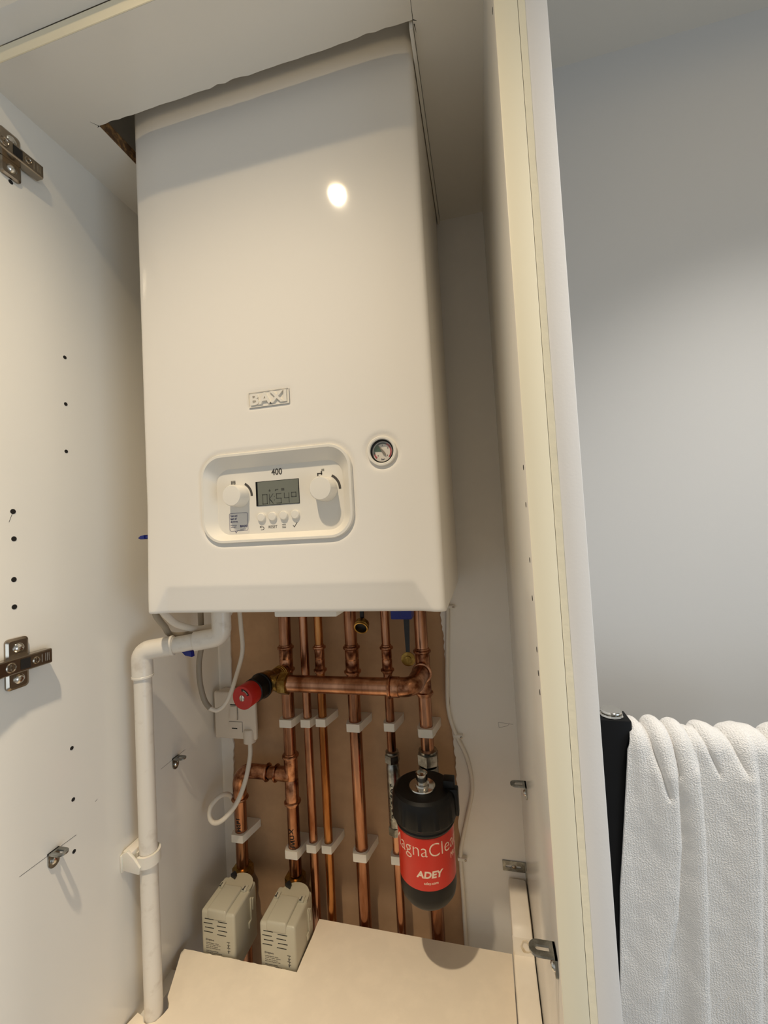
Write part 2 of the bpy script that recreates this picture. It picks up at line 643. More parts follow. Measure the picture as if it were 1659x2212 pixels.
for (x0, y0, x1, y1, wd) in ((OX0, OY, OX0 - .0060, OY - .0075, .0004), (OX0, OY, OX0 - .0035, OY + .0012, .0007), (OX1 + .0002, OY, OX1 + .0007, OY - .030, .0003),
                         (OX1, OY, OX1 + .0040, OY + .002, .0006), (OX1 + .001, OY + .004, OX1 + .002, OY + .0125, .0005)):
    b = new()
    d = Vector((y1 - y0, -(x1 - x0), 0)).normalized() * wd
    a0, a1 = Vector((x0, y0, ZS - .0001)), Vector((x1, y1, ZS - .0001))
    e = Vector((0, 0, .00009))
    b.loops([[a0 + d, a0 - d, a0 - d + e, a0 + d + e], [a1 + d * .2, a1 - d * .2, a1 - d * .2 + e, a1 + d * .2 + e]])
    b.build('saw_overcut', 'dark', shelf)
new().box(OX1 - 0.0046, OX1 - 0.0006, OY + .003, YB - .001, ZS - 0.006, ZS + 0.017, bev=0.0006).build('edge_strip', 'melamine', shelf)
# rail over the shelf front, then a gap the lamp shines through, then the closed upper door
b = new('melamine').prism([(YF - .0014, ZS + .0188), (YF - .0014, .7040), (-0.137, .7040), (-0.137, .6705), (-.133, .6683)], XL - .016, XR + .016, 'yz')
b.build('front_rail', 'melamine', cab)
new().box(XL - .016, XR + .016, -.137, YF - .0014, .7330, ZC - .003, bev=.0008).build('upper_door', 'melamine', cab)
# bearers that carry the loose board
b = new().box(XL, XL + 0.018, -.10, .13, -0.640, -0.5965)
b.build('bearer', 'melamine', cab)
b = new().box(XL + .018, .43, -.10, -.08, -0.640, -0.5965)
b.build('bearer', 'melamine', cab)

# ================================================================ LOOSE BOARD
BT = -0.580
cut = [(-.0880, .1412), (-.0760, .1134), (-.0616, .0811), (-.0530, .0745), (-.0500, .0690), (-.0515, .0605), (-.0575, .0525), (-.0665, .0475), (-.0720, .0490), (-.0765, .0540), (-.0900, .0565), (-.0935, .045)]
def clear(p, c=(-.0668, .0600), rmin=.0136):
    d = math.hypot(p[0] - c[0], p[1] - c[1])
    k = max(1.0, rmin / d)
    return (c[0] + (p[0] - c[0]) * k, c[1] + (p[1] - c[1]) * k)
cut = [clear((x + random.uniform(-.0004, .0004), y + random.uniform(-.0004, .0004))) for x, y in cut]
fr = [(-.0870 + (.1143 + .0870) * i / 30, .1480 + random.uniform(-.0006, .0004)) for i in range(31)]
poly = [(-.0945, .040), (-.0945, -.110), (.4385, -.110), (.4385, .2330), (.1156, .2357)]
sidec = [(.1156 - .0013 * i / 10 + random.uniform(-.0004, .0004), .2357 - .0866 * i / 10) for i in range(1, 10)]
poly = poly + sidec + fr[::-1] + cut[:-1]
b = new('board').prism(poly, BT - 0.016, BT, 'xy')
tag(b.build('loose_board', 'board'), 'cream loose board covering the cupboard base, notched around pipe and valves', 'board')

# ================================================================ WHITE STEPPED DUCT
b = new('foam')
prof = [(.141 - .25, BT + .004), (.185, BT + .004), (.1868, BT + .006)]
def duct_profile(n=6):
    P = [(-.108, ZFL), (-.108, -.552), (-.104, -.546), (-.098, -.5420), (.178, -.5350), (.1850, -.5330), (.1868, -.528), (.1872, -.510), (.192, -.503), (.199, -.4995), (.2755, -.4990), (.2792, -.503), (.2795, ZFL)]
    return P
b.prism(duct_profile(), .4402, .4690, 'yz', bev=0.004)
duct = thing('boxed_duct', 'white stepped plastic duct rising at the right side beside the loose board', 'duct', (.455, .1, ZFL))
b.build('body', 'foam', duct)
b = new('stain')
ring = []
random.seed(9)
cx, cz = .4590, -.5215
o_, i_ = [], []
for k in range(28):
    a = 2 * PI * k / 28
    r = .0078 + .0020 * noise.noise(Vector((math.cos(a) * 1.5, math.sin(a) * 1.5, 2)))
    o_.append((cx + r * math.cos(a), cz + r * math.sin(a) * 1.1))
    i_.append((cx + (r - .0026 - .001 * math.sin(a * 2)) * math.cos(a), cz + (r - .0026 - .001 * math.sin(a * 2)) * math.sin(a) * 1.1))
b.ring2d(o_, i_, .1862, .1880, 'xz')
b.build('stain', 'stain', duct)

# ================================================================ BOILER
BW, BH = 0.390, 0.700
boiler = thing('boiler', 'white wall-hung combi boiler poking up through the cut top shelf', 'boiler', (BW / 2, 0.14, 0))


def face_y(x, z):
    e = min(x, BW - x)
    y = 0.0
    if e < 0.045:
        fade = min(1.0, max(0.0, (z - .02) / .12))
        y += 0.004 * (1 - e / 0.045) ** 2 * fade
    # shallow bevel along the lower edge with mitred ends
    t = min(0.036 - z, (e - .012 - .6 * z) * 2.2)
    if t > 0:
        y += .16 * t * min(1.0, t / .006 + .25)
    r = 0.007
    if e < r:
        y += r - math.sqrt(max(0, r * r - (r - e) ** 2))
    if z < 0.003:
        y += 0.003 - math.sqrt(max(0, 0.003 ** 2 - (0.003 - z) ** 2))
    if z > BH - 0.012:
        y += 0.012 - math.sqrt(max(0, 0.012 ** 2 - (z - BH + 0.012) ** 2))
    return y


# control recess and gauge positions on the front
CX, CZ, CW, CH = 0.1908, 0.1430, 0.2020, 0.1130
GX, GZ, GR = 0.3283, 0.1838, 0.0182
BX0, BX1, BZ0, BZ1 = .1617, .2176, .2528, .2732


def rr_sd(x, z, cx, cz, w, h, r):
    qx = abs(x - cx) - (w / 2 - r)
    qz = abs(z - cz) - (h / 2 - r)
    return math.hypot(max(qx, 0), max(qz, 0)) + min(max(qx, qz), 0) - r


def groove(d, w_=0.0030, dep=0.0020):
    return dep * math.exp(-(max(d, 0) / w_) ** 2) if d > -0.006 else 0


xs = sorted(set([0.0, .0004, .0012, .0025, .0045, .007, .010] + [BW - v for v in (0.0, .0004, .0012, .0025, .0045, .007, .010)] + [.010 + i * (BW - .02) / 150 for i in range(151)]))
zs = sorted(set([0.0, .0004, .0012, .0025, .005] + [.005 + i * (.290) / 112 for i in range(113)] + [.30 + i * .32 / 10 for i in range(11)] + [.62 + i * .08 / 40 for i in range(41)]))
b = new('steel_white')
G = []
for z in zs:
    row = []
    for x in xs:
        y = face_y(x, z)
        d1 = rr_sd(x, z, CX, CZ, CW, CH, .030)
        d2 = math.hypot(x - GX, z - GZ) - GR
        y += groove(d1) + groove(d2, .003)
        d3 = rr_sd(x, z, (BX0 + BX1) / 2, (BZ0 + BZ1) / 2, BX1 - BX0, BZ1 - BZ0, .002)
        y += groove(d3, .0014, .0008)
        row.append(b.bm.verts.new((x, y, z)))
    G.append(row)
fs = []
for i in range(len(zs) - 1):
    for j in range(len(xs) - 1):
        xm, zm = (xs[j] + xs[j + 1]) / 2, (zs[i] + zs[i + 1]) / 2
        if rr_sd(xm, zm, CX, CZ, CW, CH, .030) < -0.004 or math.hypot(xm - GX, zm - GZ) < GR - .004:
            continue
        fs.append(b.bm.faces.new((G[i][j], G[i][j + 1], G[i + 1][j + 1], G[i + 1][j])))
# sides, top and underside
DEP = 0.252
bk = {}
def backv(v):
    return b.bm.verts.new((v.co.x, DEP, v.co.z))
left = [G[i][0] for i in range(len(zs))]
rgt = [G[i][-1] for i in range(len(zs))]
lb = [backv(v) for v in left]
rb = [backv(v) for v in rgt]
for i in range(len(zs) - 1):
    fs.append(b.bm.faces.new((left[i], left[i + 1], lb[i + 1], lb[i])))
    fs.append(b.bm.faces.new((rgt[i + 1], rgt[i], rb[i], rb[i + 1])))
tb = [lb[-1]] + [backv(v) for v in G[-1][1:-1]] + [rb[-1]]
bb = [lb[0]] + [backv(v) for v in G[0][1:-1]] + [rb[0]]
for j in range(len(xs) - 1):
    fs.append(b.bm.faces.new((G[-1][j], G[-1][j + 1], tb[j + 1], tb[j])))
# underside has a lip only: the inside is open around the valves
for j in range(len(xs) - 1):
    fs.append(b.bm.faces.new((G[0][j + 1], G[0][j], bb[j], bb[j + 1])))
b._fin(fs)
b.build('casing', 'steel_white', boiler, ang=40)
new().box(.012, BW - .012, DEP - .002, .2790, .012, .69).build('rear_frame', 'white_plastic', boiler)
new().box(.164, .250, .036, .120, -.0125, -.0002, bev=.002).build('drip_tray', 'white_plastic', boiler)

# badge
b = new().prism(rrect((BX0 + BX1) / 2, (BZ0 + BZ1) / 2, BX1 - BX0 - .001, BZ1 - BZ0 - .001, .0012, 3), -0.0002, 0.0016, 'xz')
b.ring2d(rrect((BX0 + BX1) / 2, (BZ0 + BZ1) / 2, BX1 - BX0 - .001, BZ1 - BZ0 - .001, .0012, 3),
         rrect((BX0 + BX1) / 2, (BZ0 + BZ1) / 2, BX1 - BX0 - .0026, BZ1 - BZ0 - .0026, .0006, 3), -.0012, 0.0004, 'xz')
badge = b.build('badge', 'white_plastic', boiler)
b = new()
text_fit(b, 'BAXI', BX0 + .0034, BX1 - .0036, BZ0 + .0030, BZ1 - .0030, -.0002, .0022, bold=.026)
b.build('lettering', 'white_plastic', badge)

# control surround: raised rim, sloping inner walls, floor
FL = 0.010
b = new('white_plastic')
n = 12
R0 = rrect(CX, CZ, CW - .001, CH - .001, .0295, n)
R1 = rrect(CX, CZ, CW - .0030, CH - .0030, .0285, n)
R2 = rrect(CX, CZ, CW - .0085, CH - .0085, .0260, n)
R3 = rrect(CX, CZ, CW - .0105, CH - .0105, .0250, n)
R4 = rrect(CX, CZ - .0035, CW - .0290, CH - .0270, .0200, n)
rings = [[(x, .004, z) for x, z in R0], [(x, -.0010, z) for x, z in R0], [(x, -.0026, z) for x, z in R1], [(x, -.0026, z) for x, z in R2],
         [(x, -.0012, z) for x, z in R3], [(x, FL - .0016, z) for x, z in R4]]
R5 = rrect(CX, CZ - .0035, CW - .0310, CH - .0290, .0190, n)
rings.append([(x, FL, z) for x, z in R5])
b.loops(rings, False, True)
ctrl = b.build('control_panel', 'white_plastic', boiler, ang=50)
def scale_arc(b, c, r0, r1, a0, a1):
    O, I = arc(c, r1, a0, a1, 20), arc(c, r0, a0, a1, 20)
    poly = O + I[::-1]
    b.prism(poly, FL - .0002, FL, 'xz')
b = new()
text_fit(b, '400', .1832, .1978, .1690, .1772, FL, .0002, bold=.022)
b.build('model_number', 'print_grey', ctrl)
for (kx, kz, rr) in ((.1375, .1460, .0145), (.2540, .1462, .0155)):
    b = new()
    scale_arc(b, (kx, kz), rr + .0012, rr + .0042, math.radians(-2), math.radians(62))
    b.build('dial_scale', 'print_grey', ctrl)
    b = new()
    scale_arc(b, (kx, kz), rr + .0014, rr + .0024, math.radians(112), math.radians(175))
    b.build('dial_scale', 'print_grey', ctrl)
b = new()
for i in range(4):
    b.box(.1262 + i * .0017, .1272 + i * .0017, FL - .0002, FL, .1618, .1664)
b.box(.1260, .1325, FL - .0002, FL, .1640, .1643)
b.build('radiator_symbol', 'print_grey', ctrl)
b = new()
b.box(.2440, .2505, FL - .0002, FL, .1652, .1668)
b.box(.2440, .2455, FL - .0002, FL, .1630, .1668)
b.box(.2488, .2503, FL - .0002, FL, .1640, .1690)
for i in range(3):
    b.box(.2500 + i * .0012, .2507 + i * .0012, FL - .0002, FL, .1685, .1714)
b.build('tap_symbol', 'print_grey', ctrl)
b = new()
text_fit(b, 'RESET', .1762, .1880, .1032, .1066, FL, .0002)
b.build('button_legend', 'print_grey', ctrl)
b = new()
for i in range(3):
    b.box(.1946, .1996, FL - .0002, FL, .1028 + i * .0018, .1034 + i * .0018)
b.build('button_legend', 'print_grey', ctrl)
b = new()
b.prism([(.2090, .1050), (.2108, .1026), (.2152, .1084), (.2144, .1088), (.2109, .1038), (.2096, .1056)], FL - .0002, FL, 'xz')
b.build('button_legend', 'print_grey', ctrl)
b = new()
scale_arc(b, (.1680, .1038), .0014, .0021, -PI / 2, PI / 2)
b.box(.1652, .1682, FL - .0002, FL, .1053, .1059)
b.box(.1655, .1682, FL - .0002, FL, .1017, .1023)
b.prism([(.1640, .1056), (.1658, .1072), (.1662, .1068), (.1650, .1056), (.1662, .1044), (.1658, .1040)], FL - .0002, FL, 'xz')
b.build('button_legend', 'print_grey', ctrl)

# display
b = new('black_plastic').box(.1609, .2196, FL - .0006, FL + .001, .1318, .1624)
disp = b.build('display', 'black_plastic', boiler)
new().box(.1638, .2190, FL - .0009, FL - .0005, .1324, .1618).build('screen', 'lcd', disp)
b = new()
def seg7(b, x, z, w, h, segs, t=.0009):
    S = {'a': (x, x + w, z + h - t, z + h), 'd': (x, x + w, z, z + t), 'g': (x, x + w, z + h / 2 - t / 2, z + h / 2 + t / 2),
         'f': (x, x + t, z + h / 2, z + h), 'e': (x, x + t, z, z + h / 2), 'b': (x + w - t, x + w, z + h / 2, z + h), 'c': (x + w - t, x + w, z, z + h / 2)}
    for k in segs:
        x0, x1, z0, z1 = S[k]
        b.box(x0, x1, FL - .00105, FL - .0009, z0, z1)
seg7(b, .1698, .1335, .0070, .0125, 'abcdef')
b.box(.1790, .1799, FL - .00105, FL - .0009, .1335, .1460)
for (x0, z0, x1, z1) in ((.1797, .1398, .1846, .1460), (.1797, .1398, .1846, .1335)):
    b.prism([(x0, z0 - .0004), (x1 + .0006, z1), (x1 - .0006, z1), (x0, z0 + .0006)], FL - .00105, FL - .0009, 'xz')
for z in (.1375, .1420):
    b.box(.1858, .1868, FL - .00105, FL - .0009, z, z + .001)
seg7(b, .1888, .1335, .0070, .0125, 'afgcd')
seg7(b, .1994, .1335, .0070, .0125, 'fgbc')
seg7(b, .2092, .1400, .0066, .0062, 'abcdef')
b.prism([(.1790, .1490), (.1812, .1490), (.1814, .1506), (.1801, .1520), (.1790, .1504)], FL - .00105, FL - .0009, 'xz')
b.box(.1876, .1920, FL - .00105, FL - .0009, .1502, .1512)
b.box(.1876, .1886, FL - .00105, FL - .0009, .1490, .1506)
b.box(.1960, .2000, FL - .00105, FL - .0009, .1490, .1520)
b.build('display_digits', 'lcd_seg', disp)

# knobs and buttons
for (kx, kz, rr, side) in ((.1375, .1460, .0137, 'left'), (.2540, .1462, .0145, 'right')):
    b = new().lathe([(rr + .0004, 0), (rr + .0004, .002), (rr, .003), (rr - .0006, .0165), (rr - .0016, .0182), (0.004, .0186)], (kx, FL, kz), (0, -1, 0), 48)
    b.build('knob', 'white_plastic', boiler)
for bx in (.1675, .1827, .1979, .2134):
    bz = .1176 + (bx - .1689) * .02
    new().lathe([(.0054, 0), (.0054, .0024), (.0047, .0032), (.001, .0034)], (bx, FL, bz), (0, -1, 0), 28).build('button', 'white_plastic', boiler)

# sticker
b = new('sticker').prism(rrect(.1350, .1122, .0285, .0268, .002, 4), FL - .00015, FL, 'xz')
st = b.build('sticker', 'sticker', boiler)
b = new()
O, I = rrect(.1348, .1136, .0262, .0228, .0022, 5), rrect(.1348, .1136, .0254, .0220, .0018, 5)
b.ring2d(O, I, FL - .0003, FL - .00015, 'xz')
b.prism([(.1288, .1026), (.1306, .0992), (.1328, .1026), (.1322, .1026), (.1306, .1001), (.1294, .1026)], FL - .0003, FL - .00015, 'xz')
text_fit(b, 'BAXI', .1366, .1464, .1066, .1094, FL - .00015, .00015, bold=.03)
for (t_, x0, x1, z0) in (('Scan and', .1233, .1330, .1205), ('learn all', .1233, .1318, .1168), ('about me.', .1233, .1338, .1131)):
    text_fit(b, t_, x0, x1, z0, z0 + .0024, FL - .00015, .00015, bold=.02, res=1)
for (t_, x0, x1, z0) in (('Discover my', .1233, .1318, .1088), ('quick guide', .1233, .1312, .1066)):
    text_fit(b, t_, x0, x1, z0, z0 + .0014, FL - .00015, .00015, bold=.01, res=1)
text_fit(b, 'Your product code', .1366, .1450, .1036, .1046, FL - .00015, .00015, res=1)
b.build('sticker_print', 'navy_print', st)

# pressure gauge
b = new('white_plastic').lathe([(GR - .0008, .004), (GR - .0008, -.0008), (GR - .0016, -.0016), (GR - .0036, -.0016), (GR - .0046, -.0006), (GR - .0048, .0060)], (GX, 0, GZ), (0, 1, 0), 64, False, False)
gauge = b.build('pressure_gauge', 'white_plastic', boiler)
b = new('black_plastic').lathe([(GR - .0048, -.0002), (GR - .0048, .0055), (GR - .0062, .0055), (GR - .0062, .0008), (GR - .0048, -.0002)], (GX, 0, GZ), (0, 1, 0), 64, False, False)
b.build('bezel', 'black_plastic', gauge)
b = new().lathe([(GR - .0058, 0), (GR - .0058, .0008)], (GX, .0042, GZ), (0, 1, 0), 48)
b.build('dial_face', 'gauge_face', gauge)
GA = .0108
def gseg(r0, r1, d0, d1):
    c = (GX, GZ)
    a0, a1 = math.radians(90 - d0), math.radians(90 - d1)
    b.prism(arc(c, r1, a0, a1, 14) + arc(c, r0, a0, a1, 14)[::-1], .0039, .0042, 'xz')
b = new()
gseg(.0002, GA, -86, -33)
b.build('green_zone', 'gauge_green', gauge)
b = new()
gseg(.0090, GA, -33, 30)
gseg(.0090, GA, -104, -88)
b.build('grey_scale', 'gauge_grey', gauge)
b = new()
gseg(.0090, GA, 30, 62)
gseg(.0090, GA, 63, 132)
gseg(.0090, GA, -134, -114)
gseg(.0090, GA, -112, -105)
b.build('red_scale', 'gauge_red', gauge)
b = new()
for t_, x, z, h in (('0', -.0062, -.0052, .0019), ('1', -.0064, .0018, .0019), ('2', -.0007, .0066, .0019), ('3', .0056, .0030, .0019), ('4', .0048, -.0056, .0019)):
    text_fit(b, t_, GX + x, GX + x + (.0012 if t_ != '1' else .0006), GZ + z, GZ + z + h, .0042, .0002, bold=.02)
text_fit(b, 'bar', GX - .0020, GX + .0022, GZ - .0096, GZ - .0076, .0042, .0002, bold=.03)
b.build('gauge_numerals', 'ink', gauge)
b = new()
nd = Vector((math.sin(math.radians(-33)), 0, math.cos(math.radians(-33))))
pd = Vector((nd.z, 0, -nd.x))
c0 = Vector((GX + .0006, .0030, GZ - .0002))
q = [c0 + nd * .0090 + pd * .0001, c0 + nd * .0012 + pd * .0011, c0 - nd * .0026 + pd * .0015, c0 - nd * .0056 + pd * .0003, c0 - nd * .0056 - pd * .0003, c0 - nd * .0026 - pd * .0015, c0 + nd * .0012 - pd * .0011, c0 + nd * .0090 - pd * .0001]
b.loops([[p for p in q], [p + Vector((0, .0006, 0)) for p in q]])
b.build('needle', 'needle', gauge)
new().lathe([(GR - .0064, 0), (GR - .0064, .0004)], (GX, .0012, GZ), (0, 1, 0), 40).build('gauge_glass', 'glass', gauge)

# little dark blue tab beside the casing
b = new().prism([(-.0350, .1003), (-.0310, .1035), (-.0245, .1045), (-.0245, .0985), (-.0310, .0985)], .026, .034, 'xz', bev=.0008)
b.box(-.0250, -.0008, .028, .032, .0995, .1030)
b.build('filling_key_tab', 'blue_plastic', boiler)

# ================================================================ COPPER PIPES
PY = 0.250
ZT, ZB = 0.004, -0.98


def pipe_body(x, z0, z1, r, y=PY):
    return new().cyl((x, y, z0), (x, y, z1), r, 32)


def coupling(b, x, z, r, h, y=PY):
    """capillary coupling with solder rings"""
    R = r + .0013
    pr = [(r, -h / 2), (R, -h / 2 + .0008), (R, -h / 2 + .003), (R + .0026, -h / 2 + .0042), (R + .0030, -h / 2 + .0058), (R + .0026, -h / 2 + .0074), (R, -h / 2 + .009),
          (R, -.0015), (R - .0007, 0), (R, .0015),
          (R, h / 2 - .009), (R + .0026, h / 2 - .0074), (R + .0030, h / 2 - .0058), (R + .0026, h / 2 - .0042), (R, h / 2 - .003), (R, h / 2 - .0008), (r, h / 2)]
    b.lathe(pr, (x, y, z), (0, 0, 1), 40, False, False)
    return b


def bead(b, p, axis, r):
    b.lathe([(r, -.0024), (r + .0026, -.0017), (r + .0034, 0), (r + .0026, .0017), (r, .0024)], p, axis, 36, False, False)
    return b


PX = {1: .0672, 2: .1046, 3: .1338, 4: .1952, 5: .2590, 6: .3215}
PR = {1: .0110, 2: .0076, 3: .0076, 4: .0110, 5: .0076, 6: .0110}

# pipe 1 with the tee for the branch
t1 = thing('copper_pipe', 'thick copper pipe leftmost under the boiler, teed to a branch and marked in black pen', 'pipe', (PX[1], PY, -.3), 'copper pipes down the wall')
pipe_body(PX[1], -.520, ZT, PR[1]).build('pipe', 'copper', t1)
b = new()
coupling(b, PX[1], -.135, PR[1], .052)
# socket towards the relief valve
b.cyl((PX[1], PY, -.155), (PX[1], .2335, -.155), .0118, 30)
b.build('tee_fitting', 'copper_fit', t1)
b = new()
coupling(b, PX[1], -.352, PR[1], .094)
# side outlet flares into the tee body
b.tube([(PX[1], PY, -.345), (PX[1] - .014, PY, -.345), (PX[1] - .030, PY, -.345)], [.0135, .0128, .0122], 28)
bead(b, (PX[1] - .030, PY, -.345), (1, 0, 0), .0122)
b.build('tee_fitting', 'copper_fit', t1)
b = new()
def on_pipe(xc, r, a0):
    def fn(p):
        a = a0 + (p.x - xc) / r
        d = r + (.0 - p.y)
        return (xc + d * math.sin(a), PY - d * math.cos(a), p.z)
    return fn
# marker scrawl, strokes drawn sideways down the pipe
def scrawl(b, xc, r, strokes, a0=.1):
    for st_ in strokes:
        P3 = []
        for (u, z) in spline([(u, z, 0) for u, z in st_], 5) if False else [(q.x, q.y) for q in spline([(u, z, 0) for u, z in st_], 5)]:
            a = a0 + u / r
            P3.append((xc + (r + .0001) * math.sin(a), PY - (r + .0001) * math.cos(a), z))
        b.tube(P3, .00075, 6)
scrawl(b, PX[1], PR[1], [[(-.006, -.4360), (.000, -.4395), (.002, -.4440)], [(.003, -.4355), (-.001, -.4400), (-.005, -.4435)],
                         [(-.004, -.4480), (.002, -.4470), (.003, -.4520), (-.003, -.4530)],
                         [(.005, -.4560), (-.003, -.4570), (.004, -.4610), (-.003, -.4630)],
                         [(-.004, -.4660), (.003, -.4665), (.005, -.4700), (.003, -.4730), (-.002, -.4720)], [(.001, -.4665), (.001, -.4722)]])
b.build('pen_marks', 'ink', t1)

# branch pipe to the left valve
tb_ = thing('branch_pipe', 'copper branch pipe bending down to the left-hand valve', 'pipe', (-.0405, PY, -.4), 'copper pipes down the wall')
b = new()
b.cyl((-.0405, PY, -.520), (-.0405, PY, -.375), .0110, 32)
b.cyl((.0372 - .0005, PY, -.345), (.010, PY, -.345), .0110, 30)
b.build('pipe', 'copper', tb_)
b = new()
P = elbow_pts((.0205, PY, -.345), (-.0405, PY, -.345), (-.0405, PY, -.398), .026, 12)
b.tube(P, .0124, 30)
bead(b, (.0195, PY, -.345), (1, 0, 0), .0124)
bead(b, (-.0405, PY, -.3965), (0, 0, 1), .0124)
b.build('elbow', 'copper_fit', tb_)
b = new()
scrawl(b, -.0405, .0110, [[(-.004, -.4290), (.003, -.4300)], [(-.003, -.4325), (.001, -.4340), (-.003, -.4360), (.004, -.4365)], [(-.004, -.4400), (.004, -.4395), (.001, -.4430), (-.003, -.4420)], [(-.003, -.4465), (.004, -.4450), (.000, -.4480), (.004, -.4510), (-.003, -.4500)]])
b.build('pen_marks', 'ink', tb_)

desc = {2: 'thin dark copper pipe, unbroken, second from the left under the boiler',
        3: 'thin yellowish copper pipe with one coupling, third from the left',
        4: 'thick copper pipe with a coupling, running down through the middle',
        5: 'thin copper pipe with a coupling, broken by a silver sleeve lower down',
        6: 'thick copper pipe on the right feeding the black and red filter'}
for k in (2, 3, 4):
    t = thing('copper_pipe', desc[k], 'pipe', (PX[k], PY, -.5), 'copper pipes down the wall')
    pipe_body(PX[k], ZB, ZT, PR[k]).build('pipe', 'copper_yellow' if k == 3 else 'copper', t)
    if k != 2:
        coupling(new(), PX[k], -.134, PR[k], .052 if k == 3 else .054).build('coupling', 'copper_fit', t)
t5 = thing('copper_pipe', desc[5], 'pipe', (PX[5], PY, -.2), 'copper pipes down the wall')
pipe_body(PX[5], -.296, ZT, PR[5]).build('pipe', 'copper', t5)
pipe_body(PX[5], ZB, -.424, PR[5]).build('pipe', 'copper', t5)
coupling(new(), PX[5], -.132, PR[5], .050).build('coupling', 'copper_fit', t5)
t6 = thing('copper_pipe', desc[6], 'pipe', (PX[6], PY, -.2), 'copper pipes down the wall')
pipe_body(PX[6], -.290, ZT, PR[6]).build('pipe', 'copper', t6)
pipe_body(PX[6], ZB, -.395, PR[6]).build('pipe', 'copper', t6)
b = new()
coupling(b, PX[6], -.153, PR[6], .082)
b.cyl((PX[6], PY, -.150), (PX[6], .2340, -.150), .0138, 30)
bead(b, (PX[6], .2345, -.150), (0, 1, 0), .0138)
b.build('tee_fitting', 'copper_fit', t6)

# silver sleeve on pipe 5
t = thing('limescale_sleeve', 'silver sleeve with nuts at both ends in the thin pipe left of the filter', 'inhibitor', (PX[5], PY, -.36))
def hexnut(b, p, axis, r, h):
    b.lathe([(r * .82, 0), (r, .0015), (r, h - .0015), (r * .82, h)], p, axis, 6)
    return b
b = new()
b.lathe([(.0088, 0), (.0110, .006), (.0113, .012), (.0113, .100), (.0110, .106), (.0088, .112)], (PX[5], PY, -.4195), (0, 0, 1), 36)
b.build('sleeve', 'zinc', t)
for z in (-.3085, -.4290):
    b = new()
    hexnut(b, (PX[5], PY, z), (0, 0, 1), .0130, .0155)
    b.lathe([(.0100, 0), (.0112, .001), (.0112, .004), (.009, .005)], (PX[5], PY, z + .0150), (0, 0, 1), 24)
    b.build('nut', 'zinc', t)
b = new()
me = text_mesh('inhibitor', .01, .5, 2)
xs_ = [v.co.x for v in me.vertices]
sc = .062 / (max(xs_) - min(xs_))
def wrap5(p):
    # p.x runs along z, p.y around
    a = (p.y) / .0113 + .05
    d = .0113 + p.z
    return (PX[5] + d * math.sin(a), PY - d * math.cos(a), -.402 + p.x)
Mx = Matrix(((sc, 0, 0, 0), (0, -sc, 0, .004), (0, 0, .0003, .0001), (0, 0, 0, 1)))
b.mesh(me, Mx, wrap5)
b.build('sleeve_print', 'ink', t)

# ---------------------------------------------------------------- horizontal pipe in front, with elbow back to pipe 6
t = thing('cross_pipe', 'thick horizontal copper pipe crossing in front of the upright pipes', 'pipe', (.18, .185, -.155))
b = new()
b.cyl((.1050, .185, -.1550), (.2760, .185, -.1550), .0136, 36)
b.build('pipe', 'copper', t)
b = new()
P = elbow_pts((.2740, .185, -.1550), (.3140, .185, -.1545), (PX[6] - .0015, .2330, -.1500), .0175, 12)
b.tube(P, .0146, 32)
bead(b, (.2775, .185, -.155), (1, 0, 0), .0150)
b.lathe([(.0150, 0), (.0158, .001), (.0158, .012), (.0150, .013)], (.2800, .185, -.155), (1, 0, 0), 36, False, False)
b.build('elbow', 'copper_fit', t)

# ---------------------------------------------------------------- relief valve
t = thing('relief_valve', 'red and black knobbed pressure relief valve on a brass body', 'valve', (.06, .18, -.155))
ax = Vector((.0535 - .0640, .125 - .215, -.1575 + .1550)).normalized()
p0 = Vector((.0640, .2150, -.1550))
def along(h):
    return p0 + ax * h
b = new()
b.lathe([(.0090, -.020), (.0115, -.016), (.0128, -.014), (.0128, .002), (.0105, .006), (.0105, .012), (.0165, .016), (.0180, .020), (.0180, .034), (.0205, .036), (.0205, .0395), (.017, .040)], p0, ax, 40)
for h in (-.016, -.0115, -.007):
    b.lathe([(.0128, 0), (.0137, .001), (.0128, .002)], along(h), ax, 36, False, False)
# side outlet
b.lathe([(.0120, 0), (.0130, .004), (.0130, .022), (.0145, .023), (.0145, .027), (.0130, .028), (.0130, .030)], (.0600, .185, -.155), (1, 0, 0), 32)
body = b.build('valve_body', 'brass', t)
b = new()
hexnut(b, (.0885, .185, -.155), (1, 0, 0), .0190, .0165)
b.build('nut', 'brass', t)
b = new()
b.lathe([(.0200, .0396), (.0212, .0410), (.0212, .0440), (.0198, .0445), (.0195, .0640), (.0180, .0655)], p0, ax, 48,
        ripple=lambda k, th: 1 + (.02 * (1 if math.cos(th * 6) > 0 else -1) if k in (3, 4) else 0))
b.build('collar', 'black_plastic', t)
b = new()
b.lathe([(.0178, .0650), (.0182, .0660), (.0186, .0885), (.0180, .0895), (.0060, .0898)], p0, ax, 56)
knob = b.build('knob', 'red_plastic', t)
fc = along(.0899)
ux = Vector((0, 0, 1)).cross(ax).normalized() * -1
uz = ax.cross(ux) * 1
if uz.z < 0:
    uz = -uz
if ux.x < 0:
    ux = -ux
b = new()
b.lathe([(.0047, -.0005), (.0047, .0008), (.0043, .0010)], fc, ax, 28)
scr = b.build('screw', 'chrome', knob)
b = new('black_plastic')
def fpoly(pts, d0, d1):
    b.loops([[fc + ux * x + uz * z + ax * d0 for x, z in pts], [fc + ux * x + uz * z + ax * d1 for x, z in pts]])
fpoly([(-.0004, -.0045), (.0004, -.0045), (.0004, .0045), (-.0004, .0045)], .0010, .0012)
fpoly(arc((0, 0), .0142, math.radians(92), math.radians(22), 16) + arc((0, 0), .0104, math.radians(22), math.radians(92), 16), -.0002, .00015)
b.build('slot', 'black_plastic', knob)
b = new()
